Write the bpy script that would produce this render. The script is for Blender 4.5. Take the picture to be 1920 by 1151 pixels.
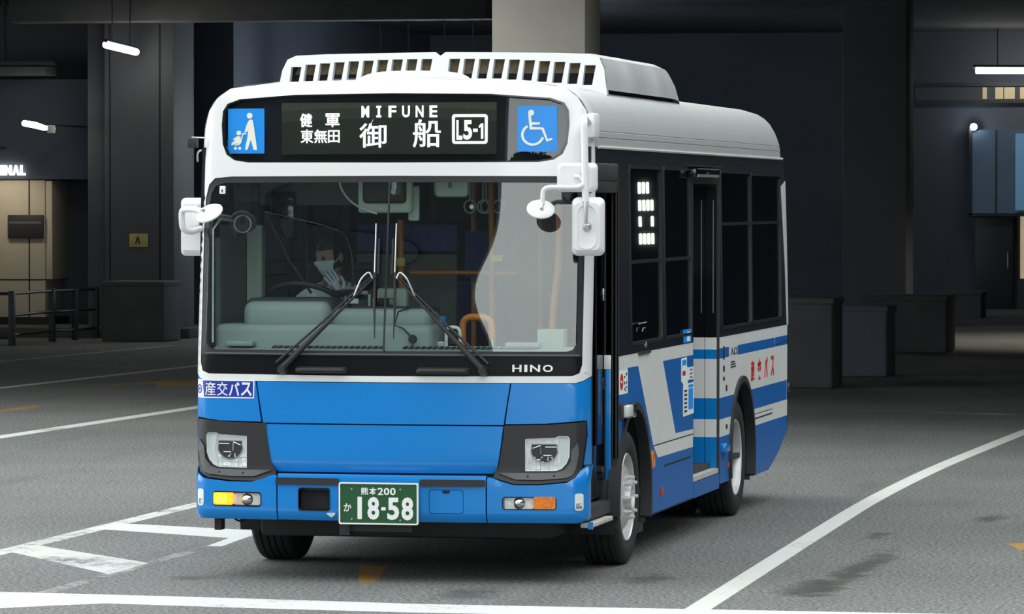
import bpy, bmesh, math, random
from mathutils import Vector, Matrix
from mathutils.geometry import delaunay_2d_cdt
random.seed(7)
SC = bpy.context.scene
COL = SC.collection
for o in list(bpy.data.objects):
    bpy.data.objects.remove(o)
PI = math.pi
R = math.radians

# ------------------------------------------------------------------ camera, sky, exposure
cam_d = bpy.data.cameras.new('camera')
cam_d.sensor_width = 36.0
cam_d.lens = 36.0 * 8400.0 / 1920.0
cam_d.clip_end = 500
cam = bpy.data.objects.new('camera', cam_d)
COL.objects.link(cam)
cam.location = (5.8189, -24.8831, 2.1598)
cam.rotation_euler = (R(90 - 1.3469), 0, R(11.6375))
SC.camera = cam

world = bpy.data.worlds.new('overcast_sky')
SC.world = world
world.use_nodes = True
wn = world.node_tree.nodes
wl = world.node_tree.links
wn.clear()
wo = wn.new('ShaderNodeOutputWorld')
wb = wn.new('ShaderNodeBackground')
wtc = wn.new('ShaderNodeTexCoord')
wsep = wn.new('ShaderNodeSeparateXYZ')
wr = wn.new('ShaderNodeValToRGB')
wr.color_ramp.elements[0].position = 0.0
wr.color_ramp.elements[0].color = (1.10, 1.16, 1.15, 1)
wr.color_ramp.elements[1].position = 0.75
wr.color_ramp.elements[1].color = (0.57, 0.60, 0.595, 1)
wl.new(wtc.outputs['Generated'], wsep.inputs[0])
wl.new(wsep.outputs['Z'], wr.inputs[0])
wl.new(wr.outputs[0], wb.inputs['Color'])
wl.new(wb.outputs[0], wo.inputs['Surface'])
wb.inputs['Strength'].default_value = 2.7

SC.view_settings.view_transform = 'Standard'
SC.view_settings.look = 'None'
SC.view_settings.exposure = 0.45
SC.view_settings.gamma = 1.0
SC.view_settings.use_curve_mapping = False

# ------------------------------------------------------------------ materials
def lin(c):
    return tuple(((v / 255.0) / 12.92 if v <= 10 else (((v / 255.0) + 0.055) / 1.055) ** 2.4) for v in c)

def mat(name, col, rough=0.5, metal=0.0, coat=0.0, spec=0.5, var=0.0, vscale=6.0, bump=0.0, bscale=40.0, emit=None, estr=0.0):
    m = bpy.data.materials.new(name)
    m.use_nodes = True
    nt = m.node_tree
    b = nt.nodes['Principled BSDF']
    b.inputs['Base Color'].default_value = (*col, 1)
    b.inputs['Roughness'].default_value = rough
    b.inputs['Metallic'].default_value = metal
    b.inputs['Coat Weight'].default_value = coat
    b.inputs['Coat Roughness'].default_value = 0.04
    b.inputs['Specular IOR Level'].default_value = spec
    tc = nt.nodes.new('ShaderNodeTexCoord')
    if var > 0:
        n = nt.nodes.new('ShaderNodeTexNoise')
        n.inputs['Scale'].default_value = vscale
        n.inputs['Detail'].default_value = 5
        r = nt.nodes.new('ShaderNodeValToRGB')
        r.color_ramp.elements[0].position = 0.3
        r.color_ramp.elements[1].position = 0.7
        r.color_ramp.elements[0].color = (*[max(0, c * (1 - var)) for c in col], 1)
        r.color_ramp.elements[1].color = (*[min(1, c * (1 + var)) for c in col], 1)
        nt.links.new(tc.outputs['Object'], n.inputs['Vector'])
        nt.links.new(n.outputs['Fac'], r.inputs[0])
        nt.links.new(r.outputs[0], b.inputs['Base Color'])
    if bump > 0:
        n2 = nt.nodes.new('ShaderNodeTexNoise')
        n2.inputs['Scale'].default_value = bscale
        n2.inputs['Detail'].default_value = 3
        bp = nt.nodes.new('ShaderNodeBump')
        bp.inputs['Strength'].default_value = bump
        bp.inputs['Distance'].default_value = 0.01
        nt.links.new(tc.outputs['Object'], n2.inputs['Vector'])
        nt.links.new(n2.outputs['Fac'], bp.inputs['Height'])
        nt.links.new(bp.outputs[0], b.inputs['Normal'])
    if emit:
        b.inputs['Emission Color'].default_value = (*emit, 1)
        b.inputs['Emission Strength'].default_value = estr
    return m

def glassmat(name, tint, ior=1.5, rough=0.0):
    m = bpy.data.materials.new(name)
    m.use_nodes = True
    nt = m.node_tree
    nt.nodes.clear()
    out = nt.nodes.new('ShaderNodeOutputMaterial')
    mix = nt.nodes.new('ShaderNodeMixShader')
    tr = nt.nodes.new('ShaderNodeBsdfTransparent')
    gl = nt.nodes.new('ShaderNodeBsdfGlossy')
    fr = nt.nodes.new('ShaderNodeFresnel')
    ge = nt.nodes.new('ShaderNodeNewGeometry')
    mm = nt.nodes.new('ShaderNodeMix')
    mm.inputs['A'].default_value = ior
    mm.inputs['B'].default_value = 1.0 / ior
    tr.inputs['Color'].default_value = (*tint, 1)
    gl.inputs['Roughness'].default_value = rough
    nt.links.new(ge.outputs['Backfacing'], mm.inputs['Factor'])
    nt.links.new(mm.outputs['Result'], fr.inputs['IOR'])
    nt.links.new(fr.outputs[0], mix.inputs[0])
    nt.links.new(tr.outputs[0], mix.inputs[1])
    nt.links.new(gl.outputs[0], mix.inputs[2])
    nt.links.new(mix.outputs[0], out.inputs[0])
    return m

M = {}
M['domewhite'] = mat('ventilator_white', (0.60, 0.60, 0.60), 0.5, var=0.03, vscale=20)
M['lightalu'] = mat('worn_light_aluminium', (0.62, 0.61, 0.57), 0.45, metal=0.2, var=0.15, vscale=14)
M['white'] = mat('white_paint', (0.76, 0.77, 0.77), 0.28, coat=0.3, var=0.015, vscale=3)
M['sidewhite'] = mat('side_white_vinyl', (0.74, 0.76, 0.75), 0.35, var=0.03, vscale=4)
M['roofwhite'] = mat('roof_grey_white', (0.40, 0.415, 0.415), 0.45, var=0.03, vscale=4)  # even grey-white for roof and cooler cover, darker than the front
M['white2'] = mat('mirror_white_plastic', (0.80, 0.79, 0.80), 0.4, var=0.03, vscale=18)
M['blue'] = mat('sky_blue_paint', (0.002, 0.205, 0.62), 0.22, coat=0.35, var=0.02, vscale=2)
M['deep'] = mat('deep_blue_flank', (0.006, 0.122, 0.43), 0.4, spec=0.25, var=0.03, vscale=2)  # darker blue for the flanks than on nose and middle door
M['navy'] = mat('navy_sticker', (0.015, 0.04, 0.36), 0.35)
M['black'] = mat('black_gloss', (0.007, 0.008, 0.010), 0.12, coat=0.2)
M['band'] = mat('black_window_band', (0.014, 0.017, 0.025), 0.25)
M['frame'] = mat('dark_window_frame', (0.012, 0.013, 0.016), 0.4)
M['rubber'] = mat('black_rubber', (0.016, 0.016, 0.018), 0.6, var=0.2, vscale=10)
M['tyre'] = mat('tyre_rubber', (0.014, 0.0145, 0.016), 0.75, var=0.25, vscale=9, bump=0.1, bscale=60)
M['garnish'] = mat('black_garnish', (0.006, 0.006, 0.008), 0.4, spec=0.15)
M['plastic'] = mat('charcoal_plastic', (0.017, 0.017, 0.020), 0.55, bump=0.05, bscale=200)
M['plastic2'] = mat('grey_plastic', (0.095, 0.095, 0.10), 0.5)
M['seam'] = mat('seam_dark', (0.006, 0.007, 0.012), 0.8)
M['chrome'] = mat('chrome', (0.85, 0.86, 0.88), 0.08, metal=1.0)
M['silver'] = mat('silver_rim', (0.64, 0.64, 0.64), 0.34, metal=0.35, var=0.06, vscale=12)
M['alu'] = mat('aluminium', (0.55, 0.56, 0.57), 0.35, metal=0.8)
M['reflector'] = mat('lamp_reflector', (0.93, 0.94, 0.94), 0.3, metal=0.15, bump=0.5, bscale=45)
M['lens'] = glassmat('clear_lens', (0.95, 0.96, 0.96))
M['amber'] = mat('amber_lens', (0.75, 0.20, 0.01), 0.15, coat=0.5, var=0.25, vscale=60)
M['amber_on'] = mat('amber_lens_lit', (1.0, 0.45, 0.02), 0.2, emit=(1.0, 0.26, 0.008), estr=1.1)
M['amber_core'] = mat('amber_bulb_lit', (1.0, 0.8, 0.1), 0.3, emit=(1.0, 0.56, 0.01), estr=1.15)
M['led'] = mat('led_lit', (0.9, 0.9, 0.9), 0.5, emit=(1.0, 0.97, 1.0), estr=1.0)
M['ledboard'] = mat('led_board', (0.018, 0.026, 0.013), 0.7, var=0.15, vscale=30)
M['ledback'] = mat('sign_box_interior', (0.012, 0.014, 0.020), 0.8)
M['picto'] = mat('pictogram_blue', (0.01, 0.21, 0.64), 0.35, emit=(0.01, 0.20, 0.58), estr=0.22)
M['pictow'] = mat('pictogram_cream', (0.72, 0.72, 0.62), 0.4, emit=(0.7, 0.7, 0.6), estr=0.12)
M['green'] = mat('plate_green', (0.012, 0.085, 0.028), 0.4)
M['platew'] = mat('plate_white', (0.85, 0.86, 0.86), 0.4)
M['red'] = mat('red_lettering', (0.55, 0.03, 0.02), 0.4)
M['ink'] = mat('black_print', (0.01, 0.01, 0.012), 0.6)
M['windscreen'] = glassmat('windscreen_glass', (0.90, 0.95, 0.935), 1.62)
M['signglass'] = glassmat('sign_glass', (0.85, 0.86, 0.88), 1.5)
M['tint'] = glassmat('tinted_side_glass', (0.34, 0.38, 0.42), 1.5)
M['acrylic'] = glassmat('acrylic_sheet', (0.90, 0.92, 0.96), 1.25)
M['dash'] = mat('dashboard_vinyl', (0.29, 0.335, 0.34), 0.55, bump=0.04, bscale=150)
M['dashdark'] = mat('dashboard_dark', (0.04, 0.05, 0.055), 0.6)
M['interior'] = mat('interior_panel', (0.10, 0.12, 0.115), 0.7, var=0.1, vscale=3)
M['interiorlight'] = mat('interior_light_panel', (0.36, 0.42, 0.38), 0.6)
M['intdark'] = mat('interior_dark', (0.03, 0.033, 0.036), 0.8, var=0.15, vscale=5)
M['seatcloth'] = mat('seat_navy_cloth', (0.03, 0.06, 0.20), 0.9, var=0.2, vscale=40)
M['orange'] = mat('orange_handrail', (0.62, 0.20, 0.03), 0.38, var=0.05, vscale=10)
M['yellow'] = mat('yellow_card', (0.75, 0.66, 0.12), 0.6)
M['skin'] = mat('skin', (0.46, 0.25, 0.17), 0.55, var=0.06, vscale=30)
M['hair'] = mat('dark_hair', (0.012, 0.011, 0.012), 0.6, bump=0.4, bscale=120)
M['cloth'] = mat('white_cotton', (0.78, 0.81, 0.80), 0.9, bump=0.1, bscale=60)
M['mask'] = mat('white_mask', (0.74, 0.80, 0.78), 0.9)
M['darkcloth'] = mat('dark_sleeve', (0.03, 0.03, 0.035), 0.9)
M['coil'] = mat('condenser_coil', (0.20, 0.15, 0.09), 0.6, var=0.3, vscale=40)
M['concrete'] = mat('concrete', (0.36, 0.34, 0.295), 0.85, var=0.08, vscale=1.5, bump=0.1, bscale=30)
M['darkwall'] = mat('dark_grey_wall', (0.066, 0.079, 0.106), 0.8, var=0.12, vscale=0.7)
M['darkclad'] = mat('dark_column_cladding', (0.070, 0.077, 0.088), 0.7, var=0.10, vscale=0.9)
M['ceiling'] = mat('dark_ceiling', (0.030, 0.034, 0.046), 0.85, var=0.2, vscale=0.6)
M['beige'] = mat('beige_panel', (0.42, 0.38, 0.29), 0.6, var=0.06, vscale=1.2)
M['board'] = mat('dark_notice_board', (0.02, 0.017, 0.018), 0.5)
M['steel'] = mat('dark_steel', (0.018, 0.019, 0.022), 0.5)
M['blockm'] = mat('rough_dark_concrete', (0.062, 0.065, 0.068), 0.9, var=0.15, vscale=2.5, bump=0.2, bscale=25)
M['tube'] = mat('lamp_tube', (1, 1, 1), 0.5, emit=(1.0, 0.97, 0.88), estr=16.0)
M['tubecool'] = mat('cool_lamp', (1, 1, 1), 0.5, emit=(0.82, 0.92, 1.0), estr=120.0)
M['letters'] = mat('illuminated_letter', (1, 1, 1), 0.5, emit=(1.0, 0.94, 0.97), estr=2.2)
M['warmwin'] = mat('lit_window_pane', (0.4, 0.33, 0.2), 0.4, emit=(0.45, 0.36, 0.20), estr=0.35)
M['blueglow'] = mat('glow_blue_panel', (0.05, 0.08, 0.11), 0.3, emit=(0.020, 0.036, 0.056), estr=0.4, var=0.2, vscale=1.5)  # the panel's bluish glow is put into its emission
M['blueglow2'] = mat('glow_bright_panel', (0.1, 0.2, 0.3), 0.3, emit=(0.06, 0.14, 0.22), estr=0.5)  # brighter strip carries the glow's rise towards the right
M['poster'] = mat('lit_poster', (0.5, 0.4, 0.3), 0.6, emit=(0.42, 0.34, 0.24), estr=0.5, var=0.3, vscale=8)
M['daywin'] = mat('daylit_louvre', (0.8, 0.9, 0.6), 0.5, emit=(0.95, 0.97, 0.80), estr=2.6)
M['ysign'] = mat('ochre_sign', (0.40, 0.33, 0.11), 0.6, var=0.1, vscale=8)
M['facade'] = mat('dark_facade', (0.030, 0.033, 0.032), 0.7, var=0.15, vscale=0.2)
M['facglass'] = mat('dark_facade_glass', (0.02, 0.025, 0.03), 0.6)
M['bark'] = mat('bark', (0.05, 0.035, 0.025), 0.9, var=0.3, vscale=6)
M['leaf'] = mat('leaf', (0.03, 0.06, 0.02), 0.7, var=0.4, vscale=3)

# asphalt, worn paints: procedural, position-based stains only
def asphalt(name, base, paint=None, wear=0.5, grain=0.9):
    m = bpy.data.materials.new(name)
    m.use_nodes = True
    nt = m.node_tree
    L = nt.links
    b = nt.nodes['Principled BSDF']
    b.inputs['Roughness'].default_value = 0.82
    b.inputs['Specular IOR Level'].default_value = 0.35
    tc = nt.nodes.new('ShaderNodeTexCoord')
    def noise(sc, det=4, rough=0.6, vec=None):
        n = nt.nodes.new('ShaderNodeTexNoise')
        n.inputs['Scale'].default_value = sc
        n.inputs['Detail'].default_value = det
        n.inputs['Roughness'].default_value = rough
        L.new(vec or tc.outputs['Object'], n.inputs['Vector'])
        return n.outputs['Fac']
    def ramp(v, p0, p1, c0, c1):
        r = nt.nodes.new('ShaderNodeValToRGB')
        r.color_ramp.elements[0].position = p0
        r.color_ramp.elements[1].position = p1
        r.color_ramp.elements[0].color = (*c0, 1)
        r.color_ramp.elements[1].color = (*c1, 1)
        L.new(v, r.inputs[0])
        return r.outputs[0]
    def mixc(f, a, bb, mode='MIX'):
        x = nt.nodes.new('ShaderNodeMix')
        x.data_type = 'RGBA'
        x.blend_type = mode
        if isinstance(f, float):
            x.inputs['Factor'].default_value = f
        else:
            L.new(f, x.inputs['Factor'])
        for s, v in ((x.inputs['A'], a), (x.inputs['B'], bb)):
            if isinstance(v, tuple):
                s.default_value = (*v, 1)
            else:
                L.new(v, s)
        return x.outputs['Result']
    big = ramp(noise(0.35, 5), 0.3, 0.72, tuple(c * 0.82 for c in base), tuple(c * 1.18 for c in base))
    fine = ramp(noise(40, 2, 0.75), 0.32, 0.68, (1 - grain,) * 3, (1 + grain * 0.9,) * 3)
    colr = mixc(1.0, big, fine, 'MULTIPLY')
    # streaks along the lanes
    mp = nt.nodes.new('ShaderNodeMapping')
    mp.inputs['Scale'].default_value = (1.4, 0.16, 1)
    L.new(tc.outputs['Object'], mp.inputs['Vector'])
    st = ramp(noise(1.0, 5, 0.6, mp.outputs[0]), 0.55, 0.75, (1, 1, 1), (0.78, 0.77, 0.74))
    colr = mixc(1.0, colr, st, 'MULTIPLY')
    # oil stains at fixed places (an ellipse broken up by noise)
    for (sx, sy, rx, ry, k) in ((2.52, 1.15, 0.16, 2.3, 0.75), (2.45, -0.05, 0.28, 0.8, 0.8), (0.62, -0.8, 0.3, 0.5, 0.6), (1.42, 0.35, 0.2, 0.45, 0.6), (2.85, 5.6, 0.14, 0.5, 0.7), (2.3, 4.0, 0.12, 0.4, 0.6), (-1.25, 2.4, 0.22, 0.5, 0.5), (-1.15, -0.1, 0.2, 0.25, 0.6)):
        q = nt.nodes.new('ShaderNodeMapping')
        q.inputs['Location'].default_value = (-sx / rx, -sy / ry, 0)
        q.inputs['Scale'].default_value = (1 / rx, 1 / ry, 0)
        L.new(tc.outputs['Object'], q.inputs['Vector'])
        ln = nt.nodes.new('ShaderNodeVectorMath')
        ln.operation = 'LENGTH'
        L.new(q.outputs[0], ln.inputs[0])
        ad = nt.nodes.new('ShaderNodeMath')
        ad.operation = 'ADD'
        L.new(ln.outputs['Value'], ad.inputs[0])
        nn = nt.nodes.new('ShaderNodeMath')
        nn.operation = 'MULTIPLY'
        L.new(noise(3.2, 6, 0.7), nn.inputs[0])
        nn.inputs[1].default_value = 2.6
        L.new(nn.outputs[0], ad.inputs[1])
        f = ramp(ad.outputs[0], 0.0, 1.0, (0, 0, 0), (1, 1, 1))
        mr = nt.nodes.new('ShaderNodeMapRange')
        mr.inputs['From Min'].default_value = 1.55
        mr.inputs['From Max'].default_value = 2.15
        mr.inputs['To Min'].default_value = k
        mr.inputs['To Max'].default_value = 0.0
        L.new(ad.outputs[0], mr.inputs['Value'])
        colr = mixc(mr.outputs[0], colr, (0.028, 0.027, 0.022))
    if paint:
        w = noise(14, 6, 0.75)
        w2 = noise(1.1, 3)
        a = nt.nodes.new('ShaderNodeMath')
        a.operation = 'ADD'
        L.new(w, a.inputs[0])
        b2 = nt.nodes.new('ShaderNodeMath')
        b2.operation = 'MULTIPLY'
        b2.inputs[1].default_value = 0.9
        L.new(w2, b2.inputs[0])
        L.new(b2.outputs[0], a.inputs[1])
        mr = nt.nodes.new('ShaderNodeMapRange')
        mr.inputs['From Min'].default_value = 0.55 + wear * 0.4
        mr.inputs['From Max'].default_value = 0.78 + wear * 0.4
        L.new(a.outputs[0], mr.inputs['Value'])
        pv = ramp(noise(60, 2), 0.3, 0.7, tuple(c * 0.86 for c in paint), tuple(min(1, c * 1.1) for c in paint))
        colr = mixc(mr.outputs[0], colr, pv)
    L.new(colr, b.inputs['Base Color'])
    bp = nt.nodes.new('ShaderNodeBump')
    bp.inputs['Strength'].default_value = 0.5
    bp.inputs['Distance'].default_value = 0.006
    L.new(noise(70, 3, 0.7), bp.inputs['Height'])
    L.new(bp.outputs[0], b.inputs['Normal'])
    return m
M['asphalt'] = asphalt('asphalt', (0.150, 0.154, 0.150))
M['asphalt2'] = asphalt('old_asphalt', (0.16, 0.16, 0.152))
M['wline'] = asphalt('white_road_paint', (0.150, 0.154, 0.150), (0.60, 0.61, 0.59), 0.16)
M['wworn'] = asphalt('worn_white_road_paint', (0.150, 0.154, 0.150), (0.57, 0.58, 0.56), 0.52)
M['wfaint'] = asphalt('faint_white_road_paint', (0.150, 0.154, 0.150), (0.36, 0.37, 0.36), 0.85)
M['yline'] = asphalt('worn_yellow_road_paint', (0.150, 0.154, 0.150), (0.36, 0.20, 0.05), 0.25)

# ------------------------------------------------------------------ mesh helpers
def inpoly(x, y, P):
    c = False
    n = len(P)
    j = n - 1
    for i in range(n):
        xi, yi = P[i]
        xj, yj = P[j]
        if (yi > y) != (yj > y) and x < (xj - xi) * (y - yi) / (yj - yi) + xi:
            c = not c
        j = i
    return c

def subdiv(P, step):
    out = []
    n = len(P)
    for i in range(n):
        a, b = P[i], P[(i + 1) % n]
        k = max(1, int(math.ceil(math.hypot(b[0] - a[0], b[1] - a[1]) / step)))
        for t in range(k):
            out.append((a[0] + (b[0] - a[0]) * t / k, a[1] + (b[1] - a[1]) * t / k))
    return out

def mirx(P):
    """half outline (x>=0, listed bottom to top or so) -> mirrored polygon list"""
    return [(-x, z) for x, z in P][::-1]

def sym(half):
    """half outline from bottom centre to top centre on the +x side -> full closed outline"""
    return [p for p in half] + [(-x, z) for x, z in half[::-1] if x > 1e-6]

def rrect(x0, z0, x1, z1, r, n=5):
    out = []
    for cx, cz, a0 in ((x1 - r, z0 + r, -90), (x1 - r, z1 - r, 0), (x0 + r, z1 - r, 90), (x0 + r, z0 + r, 180)):
        for i in range(n + 1):
            a = R(a0 + 90 * i / n)
            out.append((cx + r * math.cos(a), cz + r * math.sin(a)))
    return out

def circ(cx, cz, r, n=24, rz=None):
    rz = rz or r
    return [(cx + r * math.cos(2 * PI * i / n), cz + rz * math.sin(2 * PI * i / n)) for i in range(n)]

class MB:
    def __init__(s):
        s.v, s.f, s.m = [], [], []

    def add(s, vs, fs, mi=0):
        o = len(s.v)
        s.v += [Vector(p) for p in vs]
        s.f += [[o + i for i in f] for f in fs]
        s.m += [mi] * len(fs) if isinstance(mi, int) else list(mi)
        return s

    def box(s, c, d, rot=None, mi=0, bev=0.0, seg=2):
        bm = bmesh.new()
        bmesh.ops.create_cube(bm, size=1.0)
        bmesh.ops.scale(bm, vec=d, verts=bm.verts)
        if bev > 0:
            bmesh.ops.bevel(bm, geom=bm.edges[:], offset=bev, segments=seg, profile=0.5, affect='EDGES')
        if rot is not None:
            bmesh.ops.transform(bm, matrix=rot.to_4x4(), verts=bm.verts)
        bmesh.ops.translate(bm, vec=c, verts=bm.verts)
        bm.verts.index_update()
        s.add([v.co.copy() for v in bm.verts], [[v.index for v in f.verts] for f in bm.faces], mi)
        bm.free()
        return s

    def bx(s, x0, x1, y0, y1, z0, z1, mi=0, bev=0.0, seg=2):
        return s.box(((x0 + x1) / 2, (y0 + y1) / 2, (z0 + z1) / 2), (abs(x1 - x0), abs(y1 - y0), abs(z1 - z0)), None, mi, bev, seg)

    def tube(s, pts, r, n=10, mi=0, caps=True, closed=False):
        pts = [Vector(p) for p in pts]
        N = len(pts)
        rr = r if isinstance(r, (list, tuple)) else [r] * N
        rings = []
        prev = None
        for i, p in enumerate(pts):
            if closed:
                t = (pts[(i + 1) % N] - pts[i - 1]).normalized()
            else:
                t = (pts[min(i + 1, N - 1)] - pts[max(i - 1, 0)]).normalized()
            if prev is None:
                a = Vector((0, 0, 1)) if abs(t.z) < 0.9 else Vector((1, 0, 0))
                u = t.cross(a).normalized()
            else:
                u = (prev - t * prev.dot(t)).normalized()
            prev = u
            w = t.cross(u)
            rings.append([p + (u * math.cos(2 * PI * k / n) + w * math.sin(2 * PI * k / n)) * rr[i] for k in range(n)])
        vs = [q for rg in rings for q in rg]
        fs = []
        for i in range(N if closed else N - 1):
            a, b = i * n, ((i + 1) % N) * n
            for k in range(n):
                fs.append([a + k, a + (k + 1) % n, b + (k + 1) % n, b + k])
        if caps and not closed:
            fs.append(list(range(n))[::-1])
            fs.append([(N - 1) * n + k for k in range(n)])
        return s.add(vs, fs, mi)

    def lathe(s, prof, centre, axis='X', n=48, mi=0, closed=False):
        """prof: (axial, radius) list"""
        c = Vector(centre)
        vs, fs = [], []
        P = len(prof)
        for k in range(n):
            a = 2 * PI * k / n
            for (h, r) in prof:
                if axis == 'X':
                    vs.append(c + Vector((h, r * math.cos(a), r * math.sin(a))))
                elif axis == 'Y':
                    vs.append(c + Vector((r * math.cos(a), h, r * math.sin(a))))
                else:
                    vs.append(c + Vector((r * math.cos(a), r * math.sin(a), h)))
        for k in range(n):
            a, b = k * P, ((k + 1) % n) * P
            for i in range(P if closed else P - 1):
                j = (i + 1) % P
                fs.append([a + i, a + j, b + j, b + i])
        return s.add(vs, fs, mi)

    def grid(s, rows, mi=0, wrap=False):
        n = len(rows[0])
        vs = [p for r in rows for p in r]
        fs = []
        for i in range(len(rows) - 1):
            for k in range(n if wrap else n - 1):
                fs.append([i * n + k, i * n + (k + 1) % n, (i + 1) * n + (k + 1) % n, (i + 1) * n + k])
        return s.add(vs, fs, mi)

    def shell(s, uv, tris, surf, nrm, d0, d1, mis=0):
        """2D triangulation lifted on surf, from depth d0 (front, along nrm) to d1"""
        nv = len(uv)
        nrm = Vector(nrm)
        base = [Vector(surf(u, v)) for u, v in uv]
        vs = [p + nrm * d0 for p in base] + [p + nrm * d1 for p in base]
        if isinstance(mis, int):
            mis = [mis] * len(tris)
        ed = {}
        for ti, t in enumerate(tris):
            for i in range(len(t)):
                a, b = t[i], t[(i + 1) % len(t)]
                ed.setdefault((min(a, b), max(a, b)), []).append((a, b, ti))
        fs = [list(t) for t in tris] + [[nv + i for i in t[::-1]] for t in tris]
        ms = list(mis) + list(mis)
        for k, l in ed.items():
            if len(l) == 1:
                a, b, ti = l[0]
                fs.append([b, a, nv + a, nv + b])
                ms.append(mis[ti])
        used = sorted({i for f in fs for i in f})
        mp = {i: k for k, i in enumerate(used)}
        return s.add([vs[i] for i in used], [[mp[i] for i in f] for f in fs], ms)

    def panel(s, outline, surf, nrm, d0, d1, holes=(), regions=(), step=0.08, mi=0, extra=(), flat=False):
        outline = subdiv(outline, step)
        holes = [subdiv(h, step) for h in holes]
        verts, edges = [], []
        def addp(P):
            o = len(verts)
            verts.extend(Vector(p) for p in P)
            edges.extend((o + i, o + (i + 1) % len(P)) for i in range(len(P)))
        addp(outline)
        for h in holes:
            addp(h)
        for P, _ in regions:
            addp(subdiv(P, step * 2))
        if not flat:
            us = [p[0] for p in outline]
            vsz = [p[1] for p in outline]
            nu = int((max(us) - min(us)) / step) + 1
            nv = int((max(vsz) - min(vsz)) / step) + 1
            ul = [min(us) + (max(us) - min(us)) * i / nu for i in range(1, nu)] + list(extra)
            for u in ul:
                for j in range(1, nv):
                    v = min(vsz) + (max(vsz) - min(vsz)) * (j + 0.013) / nv
                    if inpoly(u, v, outline) and not any(inpoly(u, v, h) for h in holes):
                        verts.append(Vector((u, v)))
        r = delaunay_2d_cdt(verts, edges, [], 0, 1e-5)
        pv, pf = r[0], r[2]
        tris, ms = [], []
        for f in pf:
            cx = sum(pv[i].x for i in f) / len(f)
            cy = sum(pv[i].y for i in f) / len(f)
            if not inpoly(cx, cy, outline) or any(inpoly(cx, cy, h) for h in holes):
                continue
            k = mi
            for P, q in regions:
                if inpoly(cx, cy, P):
                    k = q
            tris.append(list(f))
            ms.append(k)
        return s.shell([(p.x, p.y) for p in pv], tris, surf, nrm, d0, d1, ms)

    def text(s, body, rect, surf, nrm, d0=0.003, d1=0.0, bold=0.0, mi=0, res=3):
        c = bpy.data.curves.new('tmp', 'FONT')
        c.body = body
        c.resolution_u = res
        c.offset = bold
        o = bpy.data.objects.new('tmp', c)
        COL.objects.link(o)
        dg = bpy.context.evaluated_depsgraph_get()
        me = bpy.data.meshes.new_from_object(o.evaluated_get(dg))
        P = [(v.co.x, v.co.y) for v in me.vertices]
        F = [list(p.vertices) for p in me.polygons]
        bpy.data.objects.remove(o)
        bpy.data.curves.remove(c)
        bpy.data.meshes.remove(me)
        if not P:
            return s
        x0, x1 = min(p[0] for p in P), max(p[0] for p in P)
        y0, y1 = min(p[1] for p in P), max(p[1] for p in P)
        u0, v0, u1, v1 = rect
        uv = [(u0 + (x - x0) / (x1 - x0) * (u1 - u0), v0 + (y - y0) / (y1 - y0) * (v1 - v0)) for x, y in P]
        return s.shell(uv, F, surf, nrm, d0, d1, mi)

    def xf(s, mtx):
        s.v = [mtx @ v for v in s.v]
        return s

    def mirror_x(s):
        s.v = [Vector((-v.x, v.y, v.z)) for v in s.v]
        s.f = [f[::-1] for f in s.f]
        return s

    def build(s, name, mats, parent=None, ang=35, origin=None, recalc=True):
        me = bpy.data.meshes.new(name)
        O = Vector(origin) if origin else Vector((0, 0, 0))
        me.from_pydata([tuple(v - O) for v in s.v], [], s.f)
        if not isinstance(mats, (list, tuple)):
            mats = [mats]
        for k in mats:
            me.materials.append(M[k] if isinstance(k, str) else k)
        me.polygons.foreach_set('material_index', s.m)
        if recalc:
            bm = bmesh.new()
            bm.from_mesh(me)
            bmesh.ops.recalc_face_normals(bm, faces=bm.faces)
            bm.to_mesh(me)
            bm.free()
        me.polygons.foreach_set('use_smooth', [True] * len(me.polygons))
        me.set_sharp_from_angle(angle=R(ang))
        o = bpy.data.objects.new(name, me)
        COL.objects.link(o)
        if parent:
            o.parent = parent
            pw, q = Vector((0, 0, 0)), parent
            while q:
                pw += q.location
                q = q.parent
            o.location = O - pw
        else:
            o.location = O
        return o

def empty(name, loc=(0, 0, 0)):
    o = bpy.data.objects.new(name, None)
    COL.objects.link(o)
    o.location = loc
    return o

def tag(o, label=None, cat=None, group=None, kind=None):
    if label: o['label'] = label
    if cat: o['category'] = cat
    if group: o['group'] = group
    if kind: o['kind'] = kind
    return o

def copy_tree(o, parent=None):
    c = o.copy()
    COL.objects.link(c)
    c.parent = parent
    for ch in list(o.children):
        copy_tree(ch, c)
    return c

def arc(p0, p1, p2, n=8):
    """quadratic bezier points"""
    p0, p1, p2 = Vector(p0), Vector(p1), Vector(p2)
    return [p0 * (1 - t) ** 2 + p1 * 2 * t * (1 - t) + p2 * t * t for t in [i / n for i in range(n + 1)]]

def rounded_path(pts, r, n=5):
    pts = [Vector(p) for p in pts]
    out = [pts[0]]
    for i in range(1, len(pts) - 1):
        a = (pts[i - 1] - pts[i])
        b = (pts[i + 1] - pts[i])
        ra = min(r, a.length * 0.49, b.length * 0.49)
        out += arc(pts[i] + a.normalized() * ra, pts[i], pts[i] + b.normalized() * ra, n)
    out.append(pts[-1])
    return out

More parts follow.
